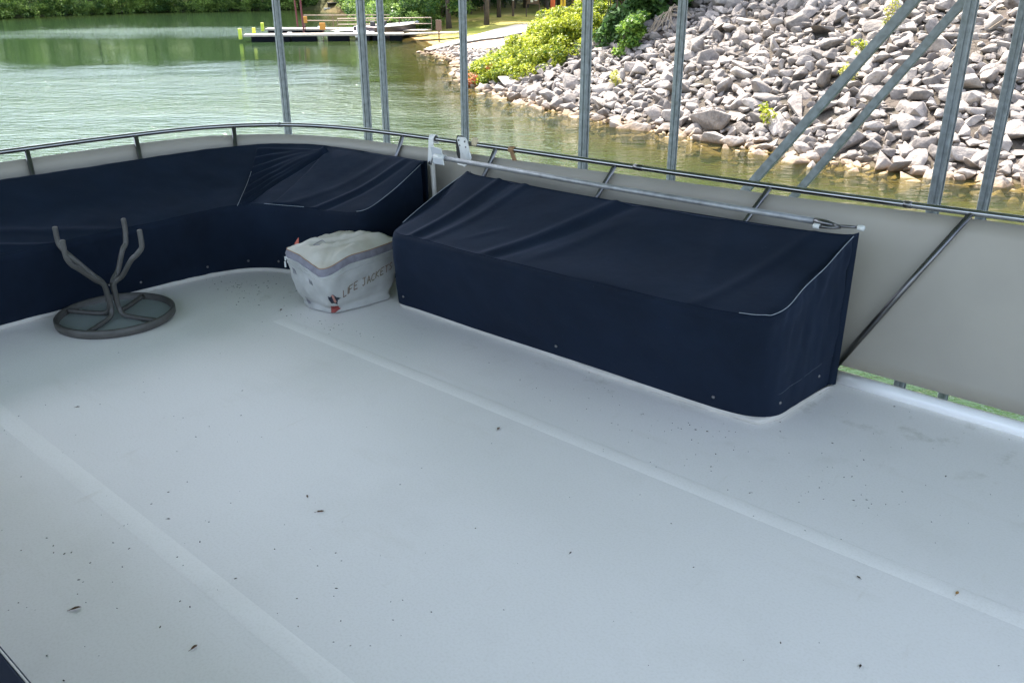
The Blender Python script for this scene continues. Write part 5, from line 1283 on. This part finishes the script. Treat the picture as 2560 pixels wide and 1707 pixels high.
LB_ = [(-2.007, 2.19, .016, 1.2, m_leafd, 'dark curled leaf bit between the straight bench and the middle of the deck'), (-2.061, 1.39, .017, .3, m_leafd, 'brown leaf bit in the centre-left of the deck, larger of a close pair'),
       (-2.166, 1.417, .012, 2, m_leafd, 'small leaf bit just up-left of the larger one in the centre-left of the deck'), (-2.179, .655, .020, .5, m_leafd, 'brown leaf bit left of the left deck seam near the bottom left'),
       (-1.798, .791, .015, 1, m_leafd, 'leaf bit just left of the left deck seam near the bottom edge'), (-.387, 2.328, .014, .8, m_leafo, 'ochre leaf bit on the right deck seam'),
       (-.622, 2.214, .011, 2, m_debris, 'dark speck-like leaf bit just below the right seam'), (-.482, 1.868, .010, 1, m_debris, 'dark round crumb at the lower right of the deck'), (-1.317, 1.754, .009, 1, m_debris, 'dark crumb in the middle of the open deck'),
       (-2.39, 1.043, .009, 0, m_debris, 'dark crumb beside the left deck seam, upper one'), (-3.73, 2.40, .017, 1.5, m_leafd, 'brown leaf bit on the deck just left of the life jacket bag'), (-3.402, 1.201, .012, .4, m_leafd, 'leaf bit at the left side of the deck below the upturned table')]
for a in LB_: leaf_obj(*a)
r = np.random.default_rng(321); Vd = []; Fd = []; o3 = 0
def grit(s, n, q):
    global o3
    q = q*.74; k = 5; a0 = r.uniform(0, 6.28); el = r.uniform(1, 2.6); pts = []
    for i in range(k):
        a = 2*math.pi*i/k; x_, y_ = math.cos(a)*q*el, math.sin(a)*q
        pts.append((s+x_*math.cos(a0)-y_*math.sin(a0), n+x_*math.sin(a0)+y_*math.cos(a0), .0012))
    pts.append((s, n, .0015+q*.7)); Vd.extend(pts)
    for i in range(k): Fd.append((o3+i, o3+(i+1) % k, o3+5))
    o3 += 6
for _ in range(210): grit(r.uniform(-4.0, .9), r.uniform(.35, 2.8), r.choice([.0012, .0018, .0026, .0036], p=[.4, .35, .18, .07]))
for _ in range(90): grit(-1.35+r.normal(0, .45), 2.62+r.normal(0, .14), r.choice([.0015, .0022, .003]))
for _ in range(90): grit(-4.15+r.normal(0, .16), 2.52+r.normal(0, .12), r.choice([.0015, .0025, .004]))
for _ in range(70): grit(r.uniform(-1.1, 1.2), r.uniform(2.7, 3.4), r.choice([.0015, .0022, .0036]))
for _ in range(40): grit(-3.55+r.normal(0, .2), 2.42+r.normal(0, .05), r.choice([.0015, .0025, .0035]))
for _ in range(60): grit(r.uniform(-2.6, -1.4), r.uniform(.4, 1.3), r.choice([.0018, .003]))
o = mk('grit', Vd, Fd, m_debris); o.rotation_euler = (0, 0, PH); tag(o, 'dark grit and crumbs of dry leaf scattered over the deck', 'debris', kind='stuff')
